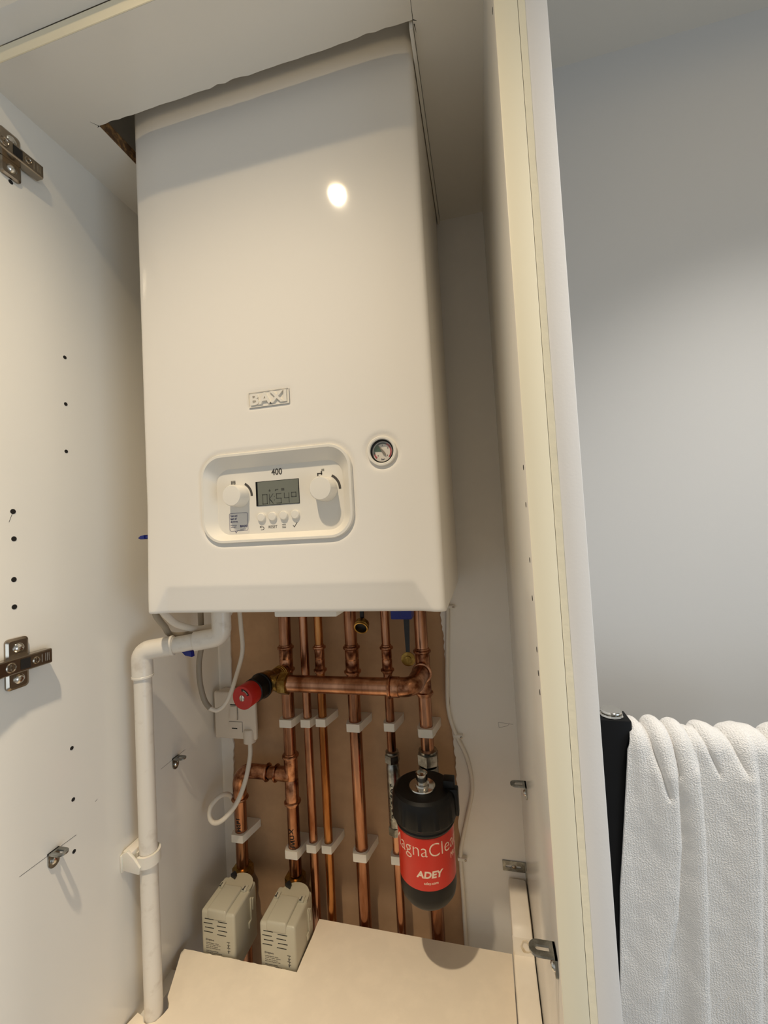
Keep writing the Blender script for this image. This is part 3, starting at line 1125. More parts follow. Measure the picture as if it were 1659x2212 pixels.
fpoly(arc((0, 0), .0128, math.radians(78), math.radians(30), 14) + arc((0, 0), .0110, math.radians(30), math.radians(78), 14), .00015, .0003)
b.build('window_band', 'grey_cable', knob)

# ---------------------------------------------------------------- pipe clips
def clip_mesh(r, y0=PY, ext=0.0, skew=0.0):
    """snap-on clip round a pipe at the origin, foot reaching the wall"""
    wall = .2834 - y0
    hw = r + .0036
    outer = [(-hw * .80, -(r + .0040)), (hw * .80, -(r + .0040)), (hw, -(r * .45)), (hw + .0015, r * .5), (hw + .0070, wall - .004), (hw + .0070, wall), (-hw + .002, wall), (-hw + .001, r * .6), (-hw, -(r * .45))]
    ri = r + .0002
    n = 64

    def hit(a):
        dx, dy = math.cos(a), math.sin(a)
        best = None
        m_ = len(outer)
        for i in range(m_):
            x1, y1 = outer[i]
            x2, y2 = outer[(i + 1) % m_]
            ex, ey = x2 - x1, y2 - y1
            den = dx * ey - dy * ex
            if abs(den) < 1e-12:
                continue
            tt = (x1 * ey - y1 * ex) / den
            uu = (x1 * dy - y1 * dx) / den
            if tt > 0 and -1e-6 <= uu <= 1 + 1e-6:
                if best is None or tt > best:
                    best = tt
        return (dx * best, dy * best)
    O = [hit(2 * PI * k / n) for k in range(n)]
    I = [(ri * math.cos(2 * PI * k / n), ri * math.sin(2 * PI * k / n)) for k in range(n)]
    b = new()
    h = .0068
    b.ring2d(O, I, -h, h, 'xy')
    return b


clips = {}
for key, r in (('big', .0110), ('small', .0076)):
    pass
rowA = 'upper row'
names = {1: 'leftmost thick copper pipe', 2: 'dark thin pipe, second from left', 3: 'yellowish thin pipe', 4: 'thick middle pipe', 5: 'thin pipe above the silver sleeve', 6: 'thick pipe above the filter'}
proto = {}
def put_clip(k, z, label, group, x=None):
    r = PR[k] if k else .0110
    xx = PX[k] if k else x
    key = round(r, 4)
    if key not in proto:
        o = clip_mesh(r).build('pipe_clip', 'nylon', None, ang=28)
        proto[key] = o
        o.location = (xx, PY, z)
    else:
        o = proto[key].copy()
        col.objects.link(o)
        o.location = (xx, PY, z)
    tag(o, label, 'pipe clip', group)
    return o
for k in range(1, 7):
    put_clip(k, {1: -.2475, 2: -.2470, 3: -.2440, 4: -.2480, 5: -.2450, 6: -.2500}[k], 'white plastic clip, upper row, on the ' + names[k], 'upper row of pipe clips')
names2 = {1: 'leftmost thick pipe above the right-hand valve', 2: 'dark thin pipe', 3: 'yellowish thin pipe', 4: 'thick middle pipe', 5: 'thin pipe left of the red filter label'}
for k in range(1, 6):
    o = put_clip(k, {1: -.4780, 2: -.4650, 3: -.4630, 4: -.4670, 5: -.4660}[k], 'white plastic clip, lower row, on the ' + names2[k], 'lower row of pipe clips')
    if k == 1:
        o.rotation_euler = (0, 0, 0)
put_clip(0, -.4620, 'white plastic clip, lower row, on the branch pipe over the left valve', 'lower row of pipe clips', x=-.0405)

# ================================================================ MOTORISED VALVES
def make_valve():
    t = thing('motorised_valve', 'pale grey motorised valve head at the left, on the branch pipe', 'valve', (-.0405, PY, -.56), 'motorised valves')
    ox = -.0405
    # brass body on the pipe
    b = new()
    hexnut(b, (ox, PY, -.5400), (0, 0, 1), .0190, .0200)
    b.lathe([(.0140, 0), (.0150, .002), (.0150, .010), (.0125, .012)], (ox, PY, -.5520), (0, 0, 1), 30)
    b.lathe([(.0160, 0), (.0195, .006), (.0200, .020), (.0200, .034), (.0170, .044), (.0140, .050)], (ox, PY + .004, -.6030), (0, 0, 1), 32)
    b.cyl((ox + .006, .2500, -.5720), (ox + .006, .2180, -.5720), .0175, 30)
    b.build('brass_body', 'brass', t)
    new().cyl((ox, PY, ZFL + .001), (ox, PY, -.600), .0110, 28).build('lower_pipe', 'copper', t)
    # head
    x0, x1 = -.0560, .0060
    y0, y1 = .1510, .2190
    zt, zb = -.5160, -.6090
    b = new('grey_plastic')
    pts = rrect((x0 + x1) / 2, (zt + zb) / 2, x1 - x0, zt - zb, .004, 4)
    b.box(x0, x1, y0, y1, zb, zt, bev=.0045, seg=4)
    head = b.build('head_cover', 'grey_plastic', t, ang=40)
    # raised access cover on top with two ears
    b = new()
    b.box(x0 + .0125, x1 - .0145, y0 - .0015, y1 - .019, zt - .012, zt + .0045, bev=.0032, seg=3)
    b.box(x0 + .004, x0 + .0125, y1 - .026, y1 - .014, zt - .002, zt + .0042, bev=.002)
    b.box(x1 - .0145, x1 - .0050, y1 - .026, y1 - .014, zt - .002, zt + .0042, bev=.002)
    b.build('terminal_cover', 'grey_plastic', head)
    for xa in (x0 + .0070, x1 - .0105):
        b = new()
        b.box(xa, xa + .0015, y1 - .026, y1 - .019, zt + .0044, zt + .0052)
        b.box(xa - .0015, xa + .0020, y1 - .0265, y1 - .025, zt + .0044, zt + .0052)
        b.build('cover_clip', 'print_grey', head)
    # round dial plate behind, partly disc
    b = new()
    pts = arc(((x0 + x1) / 2 + .004, y1 - .018), .0270, math.radians(-8), math.radians(188), 28)
    b.prism(pts, zt - .001, zt + .0022, 'xy')
    b.build('position_plate', 'grey_dial', head)
    b = new()
    xc = (x0 + x1) / 2 - .012
    b.prism([(xc - .0050, y1 - .004), (xc + .0055, y1 - .008), (xc + .0050, y1 - .0005), (xc - .0015, y1 + .004)], zt + .0022, zt + .0085, 'xy', bev=.0008)
    b.build('manual_lever', 'black_rubber', t)
    # vents on the front
    b = new('dark')
    for c_, xo in ((0, x0 + .0075), (1, x0 + .0320)):
        for i in range(4):
            z = zt - .0125 - i * .0068 - c_ * .0020
            dx = (.0022 if i % 2 else 0) * (-1 if c_ == 0 else -1)
            b.box(xo + dx, xo + dx + .0165, y0 - .0002, y0 + .0004, z, z + .0011)
    b.build('vent_slots', 'dark', head)
    b = new('print_grey')
    lx = x0 + .0085
    text_fit(b, 'Drayton', lx, lx + .0150, zt - .0470, zt - .0430, y0, .0002, bold=.02, res=1)
    for i, wd in enumerate((.017, .021, .016, .020, .016, .023, .019)):
        z = zt - .0495 - i * .0026 - (.002 if i > 3 else 0)
        text_fit(b, ('motorised valve', 'class II relay 230V', 'max 40 C water', 'thermal overload cut', 'see instructions', 'made in the works 50 Hz', 'terminal power 5 W')[i], lx, lx + wd + .006, z - .0008, z + .0007, y0, .0002, bold=.01, res=1)
    for i in range(4):
        z = zt - .0440 - i * .0045
        b.box(x1 - .0150 + .001 * (i % 2), x1 - .0090, y0 - .0002, y0, z, z + .0008)
        b.box(x1 - .0120 - .001 * (i % 2), x1 - .0112, y0 - .0002, y0, z - .003, z + .0008)
    b.build('head_print', 'print_grey', head)
    # side clip
    b = new()
    b.box(x1 - .0002, x1 + .0022, y1 - .0225, y1 - .0190, zt - .048, zt - .012, bev=.0006)
    b.box(x1 - .0002, x1 + .0032, y1 - .0185, y1 - .0140, zt - .034, zt - .016, bev=.0006)
    b.box(x1 - .0002, x1 + .0020, y1 - .0290, y1 - .0225, zt - .056, zt - .0465, bev=.0006)
    b.build('release_clip', 'grey_plastic', head)
    return t


v1 = make_valve()
v2 = dup(v1, (.1065, 0.000, -.002), 'pale grey motorised valve head on the right of the pair, with a name label', 'motorised valves')
b = new('sticker').box(.0560 + .004, .1060 - .006, .15055, .15085, -.6050, -.5835)
lab = b.build('name_label', 'sticker', v2)
b = new()
text_fit(b, 'ANNEX', .0660, .0930, -.5960, -.5872, .15055, .0002, bold=.01)
b.build('label_writing', 'ink', lab)

# ================================================================ MAGNETIC FILTER
FX, FY = .3235, .1745
flt = thing('magnetic_filter', 'black magnetic system filter with a red label, hung on the right-hand thick pipe', 'filter', (FX, FY, -.40))
b = new()
nr = 30
b.lathe([(.012, -.2960), (.030, -.2960), (.0400, -.2968), (.0445, -.2995), (.0468, -.3040), (.0475, -.3085), (.0486, -.3305), (.0476, -.3335), (.0445, -.3345)], (FX, FY, 0), (0, 0, 1), 144,
        ripple=lambda k, th: 1 + ((.022 if math.cos(th * 12) > .75 else 0) if k in (5, 6) else 0))
b.build('screw_cap', 'black_plastic', flt, ang=25)
b = new()
b.lathe([(.0445, -.3345), (.0450, -.3360), (.0438, -.3390), (.0446, -.3410), (.0430, -.3445), (.0418, -.3450), (.0418, -.4150), (.0418, -.4330), (.0400, -.4420), (.0350, -.4490), (.0250, -.4530), (.004, -.4540)], (FX, FY, 0), (0, 0, 1), 96)
can = b.build('canister', 'black_plastic', flt)
RL = .0421
b = new()
b.lathe([(.0418, -.3455), (RL, -.3457), (RL, -.4165), (.0418, -.4167)], (FX, FY, 0), (0, 0, 1), 96, False, False)
lbl = b.build('label', 'red_label', flt)
AC = math.radians(8)
def wrapf(p):
    a = AC + (p.x - FX) / RL
    d = RL - p.y
    return (FX + d * math.sin(a), FY - d * math.cos(a), p.z)
def wtext(b, txt, w_, x_off, z0, z1, bold, shear=0.0):
    text_fit(b, txt, FX + x_off - w_ / 2, FX + x_off + w_ / 2, z0, z1, 0.0, .00025, bold=bold, fn=wrapf, res=4, shear=shear)
b = new()
wtext(b, 'MagnaClean', .1230, .000, -.3755, -.3520, -.014)
wtext(b, 'Micro2', .0250, .0530, -.3840, -.3755, -.008)
wtext(b, 'ADEY', .0400, .004, -.3990, -.3895, .035, shear=.15)
wtext(b, 'adey.com', .0205, .005, -.4085, -.4040, .008)
b.build('label_print', 'label_white', lbl)
# chrome vent on top
b = new()
b.lathe([(.0195, -.2964), (.0200, -.2955), (.0195, -.2940), (.0110, -.2936), (.0105, -.2900), (.0082, -.2898), (.0082, -.2855), (.0088, -.2850), (.0088, -.2760), (.0072, -.2755), (.0070, -.2800), (.003, -.2802), (.003, -.277), (.001, -.2765)], (FX - .001, FY - .003, 0), (0, 0, 1), 40)
b.build('air_vent', 'chrome', flt)
# lug on the right of the cap and arm back to the pipe
b = new()
b.box(FX + .030, FX + .0470, FY - .002, FY + .016, -.330, -.2860, bev=.002)
b.box(FX + .036, FX + .0520, FY - .006, FY + .008, -.334, -.2960, bev=.002)
b.cyl((FX, FY + .03, -.33), (FX - .001, PY + .004, -.335), .018, 28)
b.cyl((FX, FY + .03, -.385), (FX - .001, PY + .004, -.380), .014, 28)
b.build('bracket_arm', 'black_plastic', flt)
# inlet valve in chrome above, outlet below
b = new()
hexnut(b, (PX[6], PY, -.3065), (0, 0, 1), .0185, .0200)
b.lathe([(.0130, 0), (.0150, .002), (.0155, .005)], (PX[6], PY, -.2880), (0, 0, 1), 30, False, True)
b.lathe([(.0165, 0), (.0165, .018), (.0155, .020)], (PX[6], PY, -.3290), (0, 0, 1), 32)
b.build('inlet_valve', 'zinc', flt)
b = new()
b.box(PX[6] - .0015, PX[6] + .0015, PY - .0205, PY - .0165, -.3200, -.3050, bev=.0005)
b.build('screw_slot', 'dark', flt)
b = new()
hexnut(b, (PX[6], PY, -.3990), (0, 0, 1), .0175, .0200)
b.build('outlet_nut', 'zinc', flt)

# ================================================================ ISOLATING VALVE BITS UNDER THE BOILER
t = thing('drain_plug', 'brass drain plug hanging open-side forward under the boiler by the middle pipe', 'plug', (.2315, .2, -.03))
b = new()
b.lathe([(.0100, .012), (.0116, .010), (.0116, .005), (.0124, .004), (.0124, .0015), (.0116, .0005), (.0116, -.002), (.0096, -.002), (.0094, .006), (.001, .0062)], (.2315, .197, -.0650), (0, .85, .45), 36)
b.build('ring', 'brass', t)
b = new()
b.lathe([(.0093, 0), (.0093, .0006)], (.2315, .2016, -.0626), (0, .85, .45), 28)
b.build('seal', 'black_rubber', t)  # dark disc painted for the shade inside the open plug
b = new()
b.box(.2280, .2345, .204, .209, -.0560, -.0150, bev=.001)
b.box(.2050, .2400, .196, .212, -.0200, .003, bev=.002)
b.build('strap', 'black_rubber', t)
t = thing('filling_link', 'dark blue tap handle with a black strap holding a brass washer', 'valve', (.302, .2, -.02))
b = new()
b.box(.2835, .3180, .190, .214, -.0510, -.0010, bev=.002)
b.box(.3010, .3180, .186, .190, -.0470, -.0010, bev=.001)
b.build('handle', 'blue_plastic', t)
b = new()
b.prism([(.3030, -.050), (.3040, -.1060), (.3100, -.1060), (.3125, -.050)], .1965, .1985, 'xz')
b.lathe([(.0058, 0), (.0058, .0016)], (.3070, .1985, -.1120), (0, -1, 0), 24)
b.build('strap', 'black_rubber', t)
b = new()
b.lathe([(.0112, 0), (.0112, .002), (.0100, .0026), (.0052, .0026), (.0050, .0046), (.001, .0048)], (.3070, .1985, -.1150), (0, -1, 0), 32)
b.build('brass_washer', 'brass', t)

# ================================================================ CONDENSATE PIPE
t = thing('waste_pipe', 'white plastic condensate pipe elbowing out and down along the left panel', 'pipe', (-.066, .060, -.6))
CPX, CPY = -.0668, .0600
b = new()
b.cyl((CPX + .0012, CPY, ZFL + .001), (CPX, CPY, -.0950), .0120, 36)
b.build('downpipe', 'pvc', t)
C1 = Vector((CPX, CPY, -.0665))
C2 = Vector((.0375, .1040, -.0560))
d12 = (C2 - C1).normalized()
b = new()
b.tube(elbow_pts(C1 + Vector((0, 0, -.038)), C1, C1 + d12 * .044, .012, 10), .0142, 36)
b.lathe([(.0142, 0), (.0147, .0006), (.0147, .003), (.0142, .0036)], C1 + Vector((0, 0, -.0382)), (0, 0, 1), 36)
b.lathe([(.0142, 0), (.0147, .0006), (.0147, .003), (.0142, .0036)], C1 + d12 * .0410, d12, 36)
b.build('elbow', 'pvc', t)
b = new()
b.tube([C1 + d12 * .03, C2 - d12 * .03], .0120, 36)
b.build('cross_piece', 'pvc', t)
b = new()
b.tube(elbow_pts(C2 - d12 * .040, C2, C2 + Vector((0, 0, .050)), .014, 10), .0142, 36)
b.build('elbow', 'pvc', t)
b = new()
b.cyl(C2 + Vector((0, 0, .04)), C2 + Vector((0, 0, .058)), .0125, 30)
b.build('boiler_stub', 'pvc', t)
# clip fixing it to the panel
t = thing('pipe_bracket', 'white plastic bracket gripping the condensate pipe low on the left panel', 'bracket', (XL, .06, -.355))
b = new()
n = 48
O, I = [], []
for k in range(n + 1):
    a = math.radians(-200 + 320 * k / n) + PI * .5
    O.append((CPX + .0162 * math.cos(a), CPY + .0162 * math.sin(a)))
    I.append((CPX + .0127 * math.cos(a), CPY + .0127 * math.sin(a)))
b.prism(I + O[::-1], -.3690, -.3530, 'xy')
b.build('grip', 'nylon', t)
b = new()
b.box(XL + .0001, XL + .0165, CPY - .0150, CPY + .0150, -.3710, -.3470, bev=.002)
b.box(XL + .0001, XL + .0035, CPY - .0200, CPY + .0200, -.3740, -.3500, bev=.001)
b.prism([(XL + .0008, -.3710), (XL + .0300, -.3740), (XL + .0330, -.3640), (XL + .0210, -.3520), (XL + .0120, -.3440), (XL + .0008, -.3500)], CPY - .0185, CPY - .0145, 'xz', bev=.001)
b.build('base', 'nylon', t)

# ================================================================ FUSED SPUR AND CABLES
t = thing('fused_spur', 'white fused spur switch box on the wall behind the red knob', 'switch', (-.035, .26, -.24))
SX0, SX1, SZ0, SZ1 = -.0780, .0100, -.2830, -.1955
SY = .2400
b = new().box(SX0 + .0040, SX1 - .0120, SY + .008, .2690, SZ0 + .001, SZ1 - .001, bev=.003)
b.build('back_box', 'switch_plastic', t)
b = new().box(SX0, SX1, SY, SY + .0085, SZ0, SZ1, bev=.003, seg=3)
plate = b.build('faceplate', 'switch_plastic', t)
b = new()
M_ = Matrix.Translation((-.0350, SY + .001, -.2330)) @ Matrix.Rotation(math.radians(-7), 4, 'X')
b.box(-.0070, .0070, -.0050, .003, -.0120, .0120, bev=.0008, M=M_)
b.build('rocker', 'switch_plastic', plate)
b = new('dark')
b.box(-.0275, -.0268, SY - .0003, SY + .001, -.2455, -.2200)
b.box(-.0400, -.0268, SY - .0003, SY + .001, -.2458, -.2452)
b.box(-.0425, -.0285, SY - .0003, SY + .001, -.2195, -.2175)
b.build('rocker_gap', 'dark', plate)
b = new().box(-.0465, -.0185, SY - .0012, SY + .001, -.2690, -.2500, bev=.0006)
fuse = b.build('fuse_carrier', 'switch_plastic', t)
b = new('dark')
b.box(-.0400, -.0285, SY - .0014, SY - .0010, -.2628, -.2612)
b.box(-.0467, -.0183, SY - .0003, SY + .001, -.2500, -.2496)
b.box(-.0185, -.0180, SY - .0003, SY + .001, -.2690, -.2496)
b.build('fuse_slot', 'dark', fuse)
b = new()
b.lathe([(.0115, 0), (.0115, .018), (.0095, .024), (.002, .026)], (-.0060, SY + .004, -.2875), (0, 0, 1), 28)
b.build('cable_gland', 'switch_plastic', plate)

t.location = Vector(t.location) + Vector((-.0110, .0100, -.0060))
def cable(name, pts, r, material, label, seg=12):
    b = new().tube(spline(pts, 8), r, seg)
    return tag(b.build(name, material), label, 'cable')

cable('valve_flex', [(-.0170, .2540, -.2930), (-.0140, .2470, -.318), (-.0150, .230, -.352), (-.0220, .212, -.380), (-.0380, .198, -.3990), (-.0560, .196, -.4075), (-.0690, .200, -.4020), (-.0720, .208, -.3890), (-.0640, .222, -.3790),
                     (-.0560, .238, -.385), (-.0580, .256, -.410), (-.0600, .266, -.440), (-.0620, .270, -.475), (-.0640, .270, -.510), (-.0660, .268, -.56), (-.0660, .262, -.65)], .0041, 'white_cable',
      'white flex looping in a curl below the fused spur switch box')
t = thing('boiler_cable', 'grey boiler cable dropping behind the white waste pipe, ending in a white sleeve', 'cable', (-.03, .15, -.1))
b = new().tube(spline([(.0310, .160, .002), (.0270, .172, -.060), (.0160, .190, -.105), (-.0020, .196, -.150), (-.0170, .190, -.190), (-.0310, .182, -.2040), (-.0430, .1765, -.1990)], 8), .0037, 12)
b.build('white_sleeve', 'white_cable', t)
b = new().tube(spline([(-.0430, .1765, -.1990), (-.0530, .176, -.185), (-.0570, .172, -.155), (-.0560, .170, -.120), (-.0490, .168, -.092), (-.0400, .158, -.062), (-.0300, .145, -.0310), (-.0260, .138, .0020)], 8), .0046, 12)
b.build('grey_sheath', 'grey_cable', t)
cable('sensor_cable', [(-.0080, .022, .002), (-.0200, .040, -.012), (-.0330, .068, -.032), (-.0440, .096, -.052), (-.0330, .138, -.058), (-.0080, .168, -.045), (.0040, .172, .002)], .0044, 'grey_cable',
      'grey cable curving down from the left corner of the boiler behind the waste pipe')
cable('drain_tube', [(.0060, .020, .002), (-.0020, .040, -.012), (-.0080, .068, -.030), (-.0040, .110, -.046), (.0160, .138, -.040), (.0300, .145, -.018), (.0320, .146, .002)], .0050, 'white_cable',
      'thick white tube arcing just below the left corner of the boiler')
b = new().prism([(-.0120, -.0700), (.0000, -.0660), (.0075, -.0720), (.0085, -.0800), (-.0030, -.0780)], .078, .086, 'xz', bev=.001)
o = b.build('filling_key', 'blue_plastic')
o.location = (-.0150, .012, -.0040)
tag(o, 'dark blue plastic key tip peeping out below the condensate pipe', 'key')

wc = [(.3700, .2755, .060), (.3685, .2755, 0), (.3666, .2755, -.060), (.3622, .2755, -.120), (.3575, .2755, -.200), (.3590, .2755, -.235), (.3680, .2755, -.268), (.3850, .2755, -.309), (.3904, .2755, -.356), (.3797, .2755, -.403), (.3690, .2755, -.443), (.3635, .2755, -.4751),
      (.3640, .2755, -.5366), (.3640, .2755, -.6209), (.3660, .2755, -.80)]
cable('white_cable', wc, .0034, 'white_cable', 'white cable clipped down the back board on the right of the pipes')
ccl = None
for i, (x, z, sgn, lb_) in enumerate(((.3687, .010 - .058, 1, 'topmost, under the boiler corner'), (.3690, -.2700, 1, 'middle one, at the bend'), (.3634, -.4760, 1, 'lowest one, level with the red filter label'))):
    tt = thing('cable_clip', 'tiny white cable clip on the back board, ' + lb_, 'cable clip', (x, .276, z), 'cable clips')
    b = new()
    b.box(x - .0048, x + .0112, .2712, .2799, z - .0028, z + .0028, bev=.0012)
    b.build('saddle', 'nylon', tt)
    new().lathe([(.0018, 0), (.0016, .0008), (.0004, .0012)], (x + .0086, .2712, z), (0, -1, 0), 14).build('nail_head', 'nickel', tt)

# ================================================================ HINGES
def make_hinge(zc):
    t = thing('hinge', 'nickel cupboard hinge low on the left panel, above its big shadow', 'hinge', (XL, -.088, zc), 'cupboard hinges')
    b = new()
    y0, y1 = -.1005, -.0765
    O = rrect((y0 + y1) / 2, zc, y1 - y0, .0575, .0045, 6)
    I = rrect((y0 + y1) / 2, zc, y1 - y0 - .005, .0525, .0030, 6)
    b.loops([[(XL + .0002, a, c) for a, c in O], [(XL + .0026, a, c) for a, c in O], [(XL + .0040, a, c) for a, c in I]], False, True)
    b.build('mounting_plate', 'nickel', t, ang=25)
    for s in (1, -1):
        b = new()
        b.lathe([(.0056, 0), (.0056, .0008), (.0046, .0022), (.0025, .0031), (.0004, .0034)], (XL + .0040, -.0880, zc + s * .0175), (1, 0, 0), 24)
        b.build('screw', 'chrome', t)
    b = new()
    za, zb_ = zc + .0085, zc - .0085
    xo = XL + .0135
    # U-shaped arm
    prof = [(XL + .0042, za), (xo - .0010, za), (xo, za - .0012), (xo, zb_ + .0012), (xo - .0010, zb_), (XL + .0042, zb_), (XL + .0042, zb_ + .0012), (xo - .0014, zb_ + .0014), (xo - .0014, za - .0014), (XL + .0042, za - .0012)]
    def taper(y):
        s_ = 1 if y > -.112 else 1 + min(.25, (-.112 - y) * 8)
        return s_
    b.loops([[(x + (.0010 + max(0, -.100 - y) * .12) * (1 if x > XL + .008 else 0), y, zc + (z - zc) * taper(y)) for x, z in prof] for y in (-.0585, -.075, -.100, -.112, -.135, -.155)])
    arm = b.build('arm', 'nickel', t, ang=25)
    b = new('dark')
    b.box(xo + .0006, xo + .0013, -.0935, -.0830, zc - .0058, zc + .0058)
    b.build('adjusting_slot', 'dark', arm)
    for y, r, xd in ((-.1035, .0056, .0015), (-.0765, .0042, .0010)):
        xo = XL + .0135 + xd
        b = new()
        b.lathe([(r, 0), (r, .0006), (r - .0010, .0012), (r - .0016, .0006)], (xo, y, zc), (1, 0, 0), 24, True, True)
        b.box(xo + .0006, xo + .0010, y - r * .6, y + r * .6, zc - .0005, zc + .0005)
        b.box(xo + .0006, xo + .0010, y - .0005, y + .0005, zc - r * .6, zc + r * .6)
        b.build('adjusting_screw', 'nickel', arm)
    xo = XL + .0145
    b = new()
    for i, y in enumerate((-.0700, -.0660, -.0640, -.0620)):
        b.box(xo, xo + .0003, y, y + .0004, zc - .0045, zc + .0048)
    b.build('grip_ribs', 'chrome', arm)
    return t


h1 = make_hinge(-.0360)
dup(h1, (0, .0035, .6090), 'nickel cupboard hinge high on the left panel near the top shelf', 'cupboard hinges')

# ================================================================ SHELF BRACKETS
def make_bracket(px, sg, y, z, label):
    """L bracket screwed to a side panel; sg=+1 sticks out towards +x"""
    t = thing('shelf_bracket', label, 'bracket', (px, y, z), 'shelf support brackets')
    b = new()
    hw = .0068
    L = .0205
    out = []
    O = [(0, -hw), (L - hw, -hw)] + [(L - hw + hw * math.cos(a), hw * math.sin(a)) for a in [(-PI / 2 + PI * k / 14) for k in range(1, 14)]] + [(L - hw, hw), (0, hw)]
    n_ = len(O)
    # slot loop, same count, by shrinking towards the centre line
    I = []
    for (u, v_) in O:
        uu = min(max(u, .0045), L)
        if u <= .0045:
            I.append((.0050 + (0 if v_ < 0 else 0), .0022 * (1 if v_ > 0 else -1)))
        else:
            du, dv = u - (L - hw), v_
            if u <= L - hw + 1e-6:
                I.append((L - hw, .0022 * (1 if v_ > 0 else -1)))
            else:
                I.append((L - hw + du * .32, dv * .32))
    def W(u, v_, zz):
        return (px + sg * (.0003 + u), y + v_, zz)
    O0 = [W(u, v_, z - .0009) for u, v_ in O]
    O1 = [W(u, v_, z + .0009) for u, v_ in O]
    I1 = [W(u, v_, z + .0009) for u, v_ in I]
    I0 = [W(u, v_, z - .0009) for u, v_ in I]
    b.loops([O0, O1, I1, I0, O0], False, False)
    b.build('tab', 'zinc', t)
    b = new()
    pts = [(y - hw, z + .0009), (y + hw, z + .0009), (y + hw, z - .012)] + [(y + hw * math.cos(a), z - .012 + hw * math.sin(a)) for a in [-PI * k / 12 for k in range(1, 12)]] + [(y - hw, z - .012)]
    x0, x1 = px + sg * .0003, px + sg * .0021
    b.prism(pts, min(x0, x1), max(x0, x1), 'yz')
    b.build('wall_plate', 'zinc', t)
    b = new()
    b.lathe([(.0042, 0), (.0040, .0012), (.0028, .0024), (.0006, .0029)], (px + sg * .0021, y, z - .0105), (sg, 0, 0), 20)
    b.build('screw', 'chrome', t)
    return t


make_bracket(XL, 1, -.0520, -.2735, 'small metal shelf bracket low on the left panel, nearest the front')
make_bracket(XL, 1, .1530, -.2735, 'small metal shelf bracket on the left panel, behind the condensate pipe')
make_bracket(XR, -1, .1300, -.2560, 'small metal shelf bracket deep on the right panel, level with the filter top')
make_bracket(XR, -1, -.0980, -.2475, 'larger-looking metal shelf bracket at the front of the right panel, over the duct')
t = thing('flat_bracket', 'flat metal bracket with a slot screwed to the back board above the duct', 'bracket', (.452, .279, -.4815), 'shelf support brackets')
b = new()
O, I = rrect(.4515, -.4815, .0375, .0165, .0008, 3), rrect(.4500, -.4820, .0250, .0040, .0019, 3)
b.ring2d(O, I, .2782, .2797, 'xz')
b.box(.4685, .4702, .262, .2797, -.4895, -.4735)
b.build('plate', 'zinc', t)
b = new()
b.lathe([(.0038, 0), (.0036, .0010), (.0022, .0022), (.0005, .0025)], (.4512, .2790, -.4820), (0, -1, 0), 20)
b.build('screw', 'nickel', t)

# ================================================================ RADIATOR AND TOWEL
rad = thing('towel_radiator', 'black ladder towel radiator on the grey wall, chrome cap on its post', 'radiator', (.78, .14, -.9))
RZ = -.1600
for x in (.5600, 1.0200):
    b = new().box(x, x + .0395, .1160, .1460, -.95, RZ, bev=.0012)
    post = b.build('post', 'rad_black', rad)
    b = new()
    b.lathe([(.0135, 0), (.0140, .0012), (.0132, .0035), (.0100, .0040), (.0100, .0050), (.0128, .0052), (.0128, .0066), (.0118, .0074), (.002, .0076)], (x + .0205, .1310, RZ), (0, 0, 1), 12)
    b.build('vent_cap', 'chrome', post)
for i in range(9):
    z = -.1900 - i * .085
    new().cyl((.5990, .1330, z), (1.0210, .1330, z), .0105, 24).build('rung', 'rad_black', rad)
for z in (-.30, -.80):
    new().cyl((.5800, .1455, z), (.5800, .2850, z), .009, 18).build('wall_fixing', 'rad_black', rad)

def xl_edge(z):
    P = [(-.160, .6020), (-.176, .6000), (-.192, .5915), (-.237, .5865), (-.300, .5790), (-.360, .5715), (-.519, .5600), (-.70, .5500)]
    for (z0, x0), (z1, x1) in zip(P[:-1], P[1:]):
        if z <= z0 and z >= z1:
            return x0 + (x1 - x0) * (z0 - z) / (z0 - z1)
    return P[0][1] if z > P[0][0] else P[-1][1]


def segd(px_, pz_, xa, za, xb, zb):
    dx, dz = xb - xa, zb - za
    t_ = max(0.0, min(1.0, ((px_ - xa) * dx + (pz_ - za) * dz) / (dx * dx + dz * dz)))
    return math.hypot(px_ - xa - dx * t_, pz_ - za - dz * t_), t_


def gz(v, c, s):
    return math.exp(-((v - c) / s) ** 2)


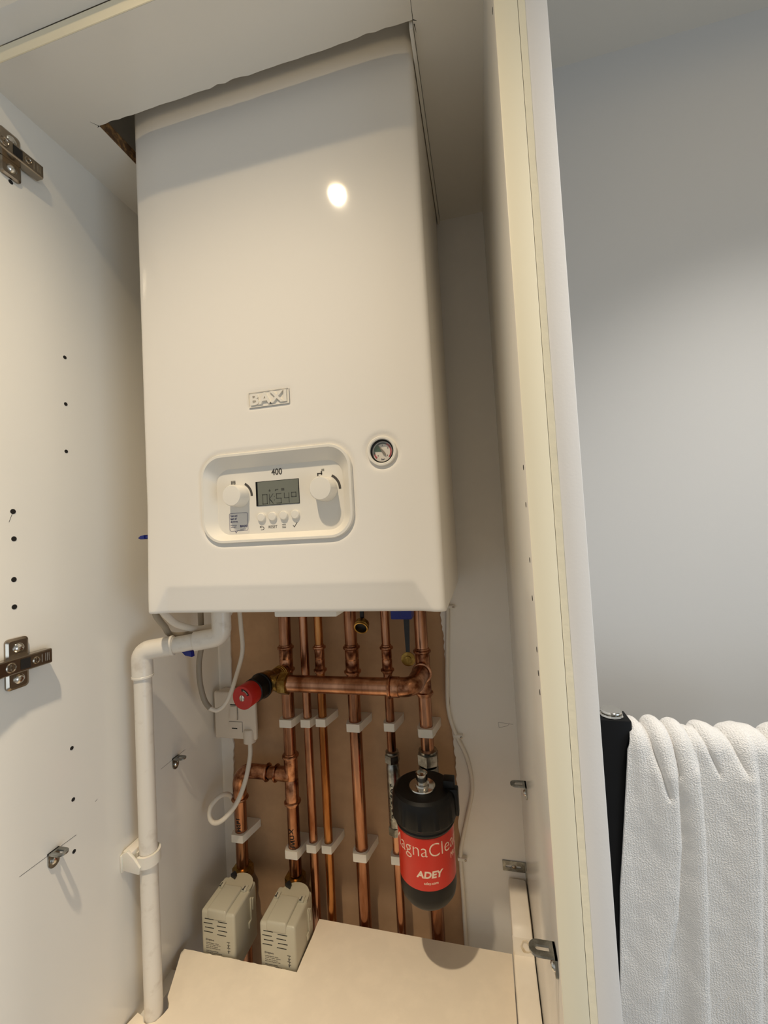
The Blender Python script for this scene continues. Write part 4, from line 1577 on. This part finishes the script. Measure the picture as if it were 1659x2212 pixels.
b = new()
NX, NZ = 270, 250
ZTOP = -.1770
rows = []
total = .42
for j in range(NZ + 1):
    s_ = -0.33 + (total + .33) * j / NZ          # arc length: negative = behind the bar
    row = []
    for i in range(NX + 1):
        u = i / NX
        rb_ = .0140
        if s_ < -PI * rb_ / 2:
            z = ZTOP - .013 + (s_ + PI * rb_ / 2)
            y = .1330 + rb_
            ny, nz_ = 1, 0
        elif s_ < PI * rb_ / 2:
            a = s_ / rb_
            z = ZTOP - .013 + rb_ * math.cos(a)
            y = .1330 - rb_ * math.sin(a)
            ny, nz_ = -math.sin(a), math.cos(a)
        else:
            z = ZTOP - .013 - (s_ - PI * rb_ / 2)
            y = .1330 - rb_
            ny, nz_ = -1, 0
        xl = xl_edge(z if s_ > 0 else -.17)
        x = xl + (.87 - xl) * u
        h = max(0.0, -.165 - z)
        # folds: rounded ridges that spread as they fall
        f = 0.0
        zq = z if s_ > 0 else -.165
        k = min(1.0, h / .05)
        kt = math.exp(-h / .045)
        # rounded gathers where it goes over the bar
        f += kt * .0062 * (gz(x, .6035, .0070) + gz(x, .6260, .0100) + .9 * gz(x, .6480, .0080) + gz(x, .6760, .0120) + .8 * gz(x, .7250, .0140) + gz(x, .765, .014) + gz(x, .81, .02))
        # pinched valleys that die out below the bar
        for (xa, za, xb, zb, wd, am) in ((.6125, -.150, .6290, -.238, .0042, .0120), (.6360, -.150, .6450, -.215, .0036, .0090), (.6590, -.150, .6600, -.205, .0034, .0060), (.6640, -.150, .6860, -.212, .0042, .0080),
                                         (.6930, -.150, .7120, -.208, .0048, .0085), (.7400, -.150, .7520, -.225, .0050, .0090), (.786, -.15, .795, -.23, .006, .008)):
            d, tt = segd(x, zq, xa, za, xb, zb)
            f -= am * math.exp(-(d / (wd * (1.25 - .5 * tt))) ** 2) * (1 - .55 * tt)
        # long hanging folds: soft on the left, sharp drop on the right
        for (pts_, A_, wl_, wr_) in (([(-.20, .6340), (-.30, .6330), (-.38, .6240), (-.45, .6060), (-.52, .5930)], .0130, .030, .0042),
                                     ([(-.20, .6590), (-.30, .6590), (-.42, .6530), (-.52, .6470)], .0120, .016, .0038),
                                     ([(-.20, .7160), (-.30, .7130), (-.42, .7040), (-.52, .6950)], .0105, .028, .0055),
                                     ([(-.20, .7600), (-.30, .7560), (-.42, .7460), (-.52, .7360)], .0100, .022, .0060),
                                     ([(-.20, .8100), (-.52, .7900)], .0100, .025, .008)):
            zc_ = min(-.2, max(-.52, zq))
            c_ = pts_[0][1]
            for (z0, x0), (z1, x1) in zip(pts_[:-1], pts_[1:]):
                if z1 <= zc_ <= z0:
                    c_ = x0 + (x1 - x0) * (z0 - zc_) / (z0 - z1)
            ww = wl_ if x < c_ else wr_
            f += k * A_ * math.exp(-((x - c_) / ww) ** 2)
        f += .0016 * noise.noise(Vector((x * 26, z * 14, 1.3))) + .0007 * noise.noise(Vector((x * 80, z * 50, 4.1)))
        f += .004
        zz = z + nz_ * f
        if j == NZ:
            zz += .004 * math.sin(x * 120)
        if s_ < -PI * rb_ / 2:
            row.append((x, y + .002 + .3 * f, zz))
        else:
            row.append((x, y + ny * f, zz))
    rows.append(row)
V = [[b.bm.verts.new(p) for p in r] for r in rows]
fs = []
for j in range(NZ):
    for i in range(NX):
        fs.append(b.bm.faces.new((V[j][i], V[j][i + 1], V[j + 1][i + 1], V[j + 1][i])))
b._fin(fs)
tow = b.build('towel', 'terry', ang=180)
sm = tow.modifiers.new('thickness', 'SOLIDIFY')
sm.thickness = 0.0035
sm.offset = -1
tag(tow, 'thick white terry towel draped in folds over the black radiator', 'towel')

# ================================================================ CEILING DOWNLIGHT
for LP, lb_ in ((LAMP, 'round recessed ceiling downlight in front of the cupboard'), (LAMP2, 'round recessed ceiling downlight over the towel radiator')):
    t = thing('downlight', lb_, 'lamp', LP, 'ceiling downlights')
    b = new().lathe([(.0420, 0), (.0410, .0035), (.0300, .0042), (.0270, .0010)], (LP.x, LP.y, ZC - .0001), (0, 0, -1), 48, False, False)
    b.build('bezel', 'white_plastic', t)
    b = new().lathe([(.0165, 0), (.0165, .0008), (.0120, .0022), (.004, .0030)], (LP.x, LP.y, ZC - .0002), (0, 0, -1), 40)
    b.build('lens', 'lamp_glow', t)
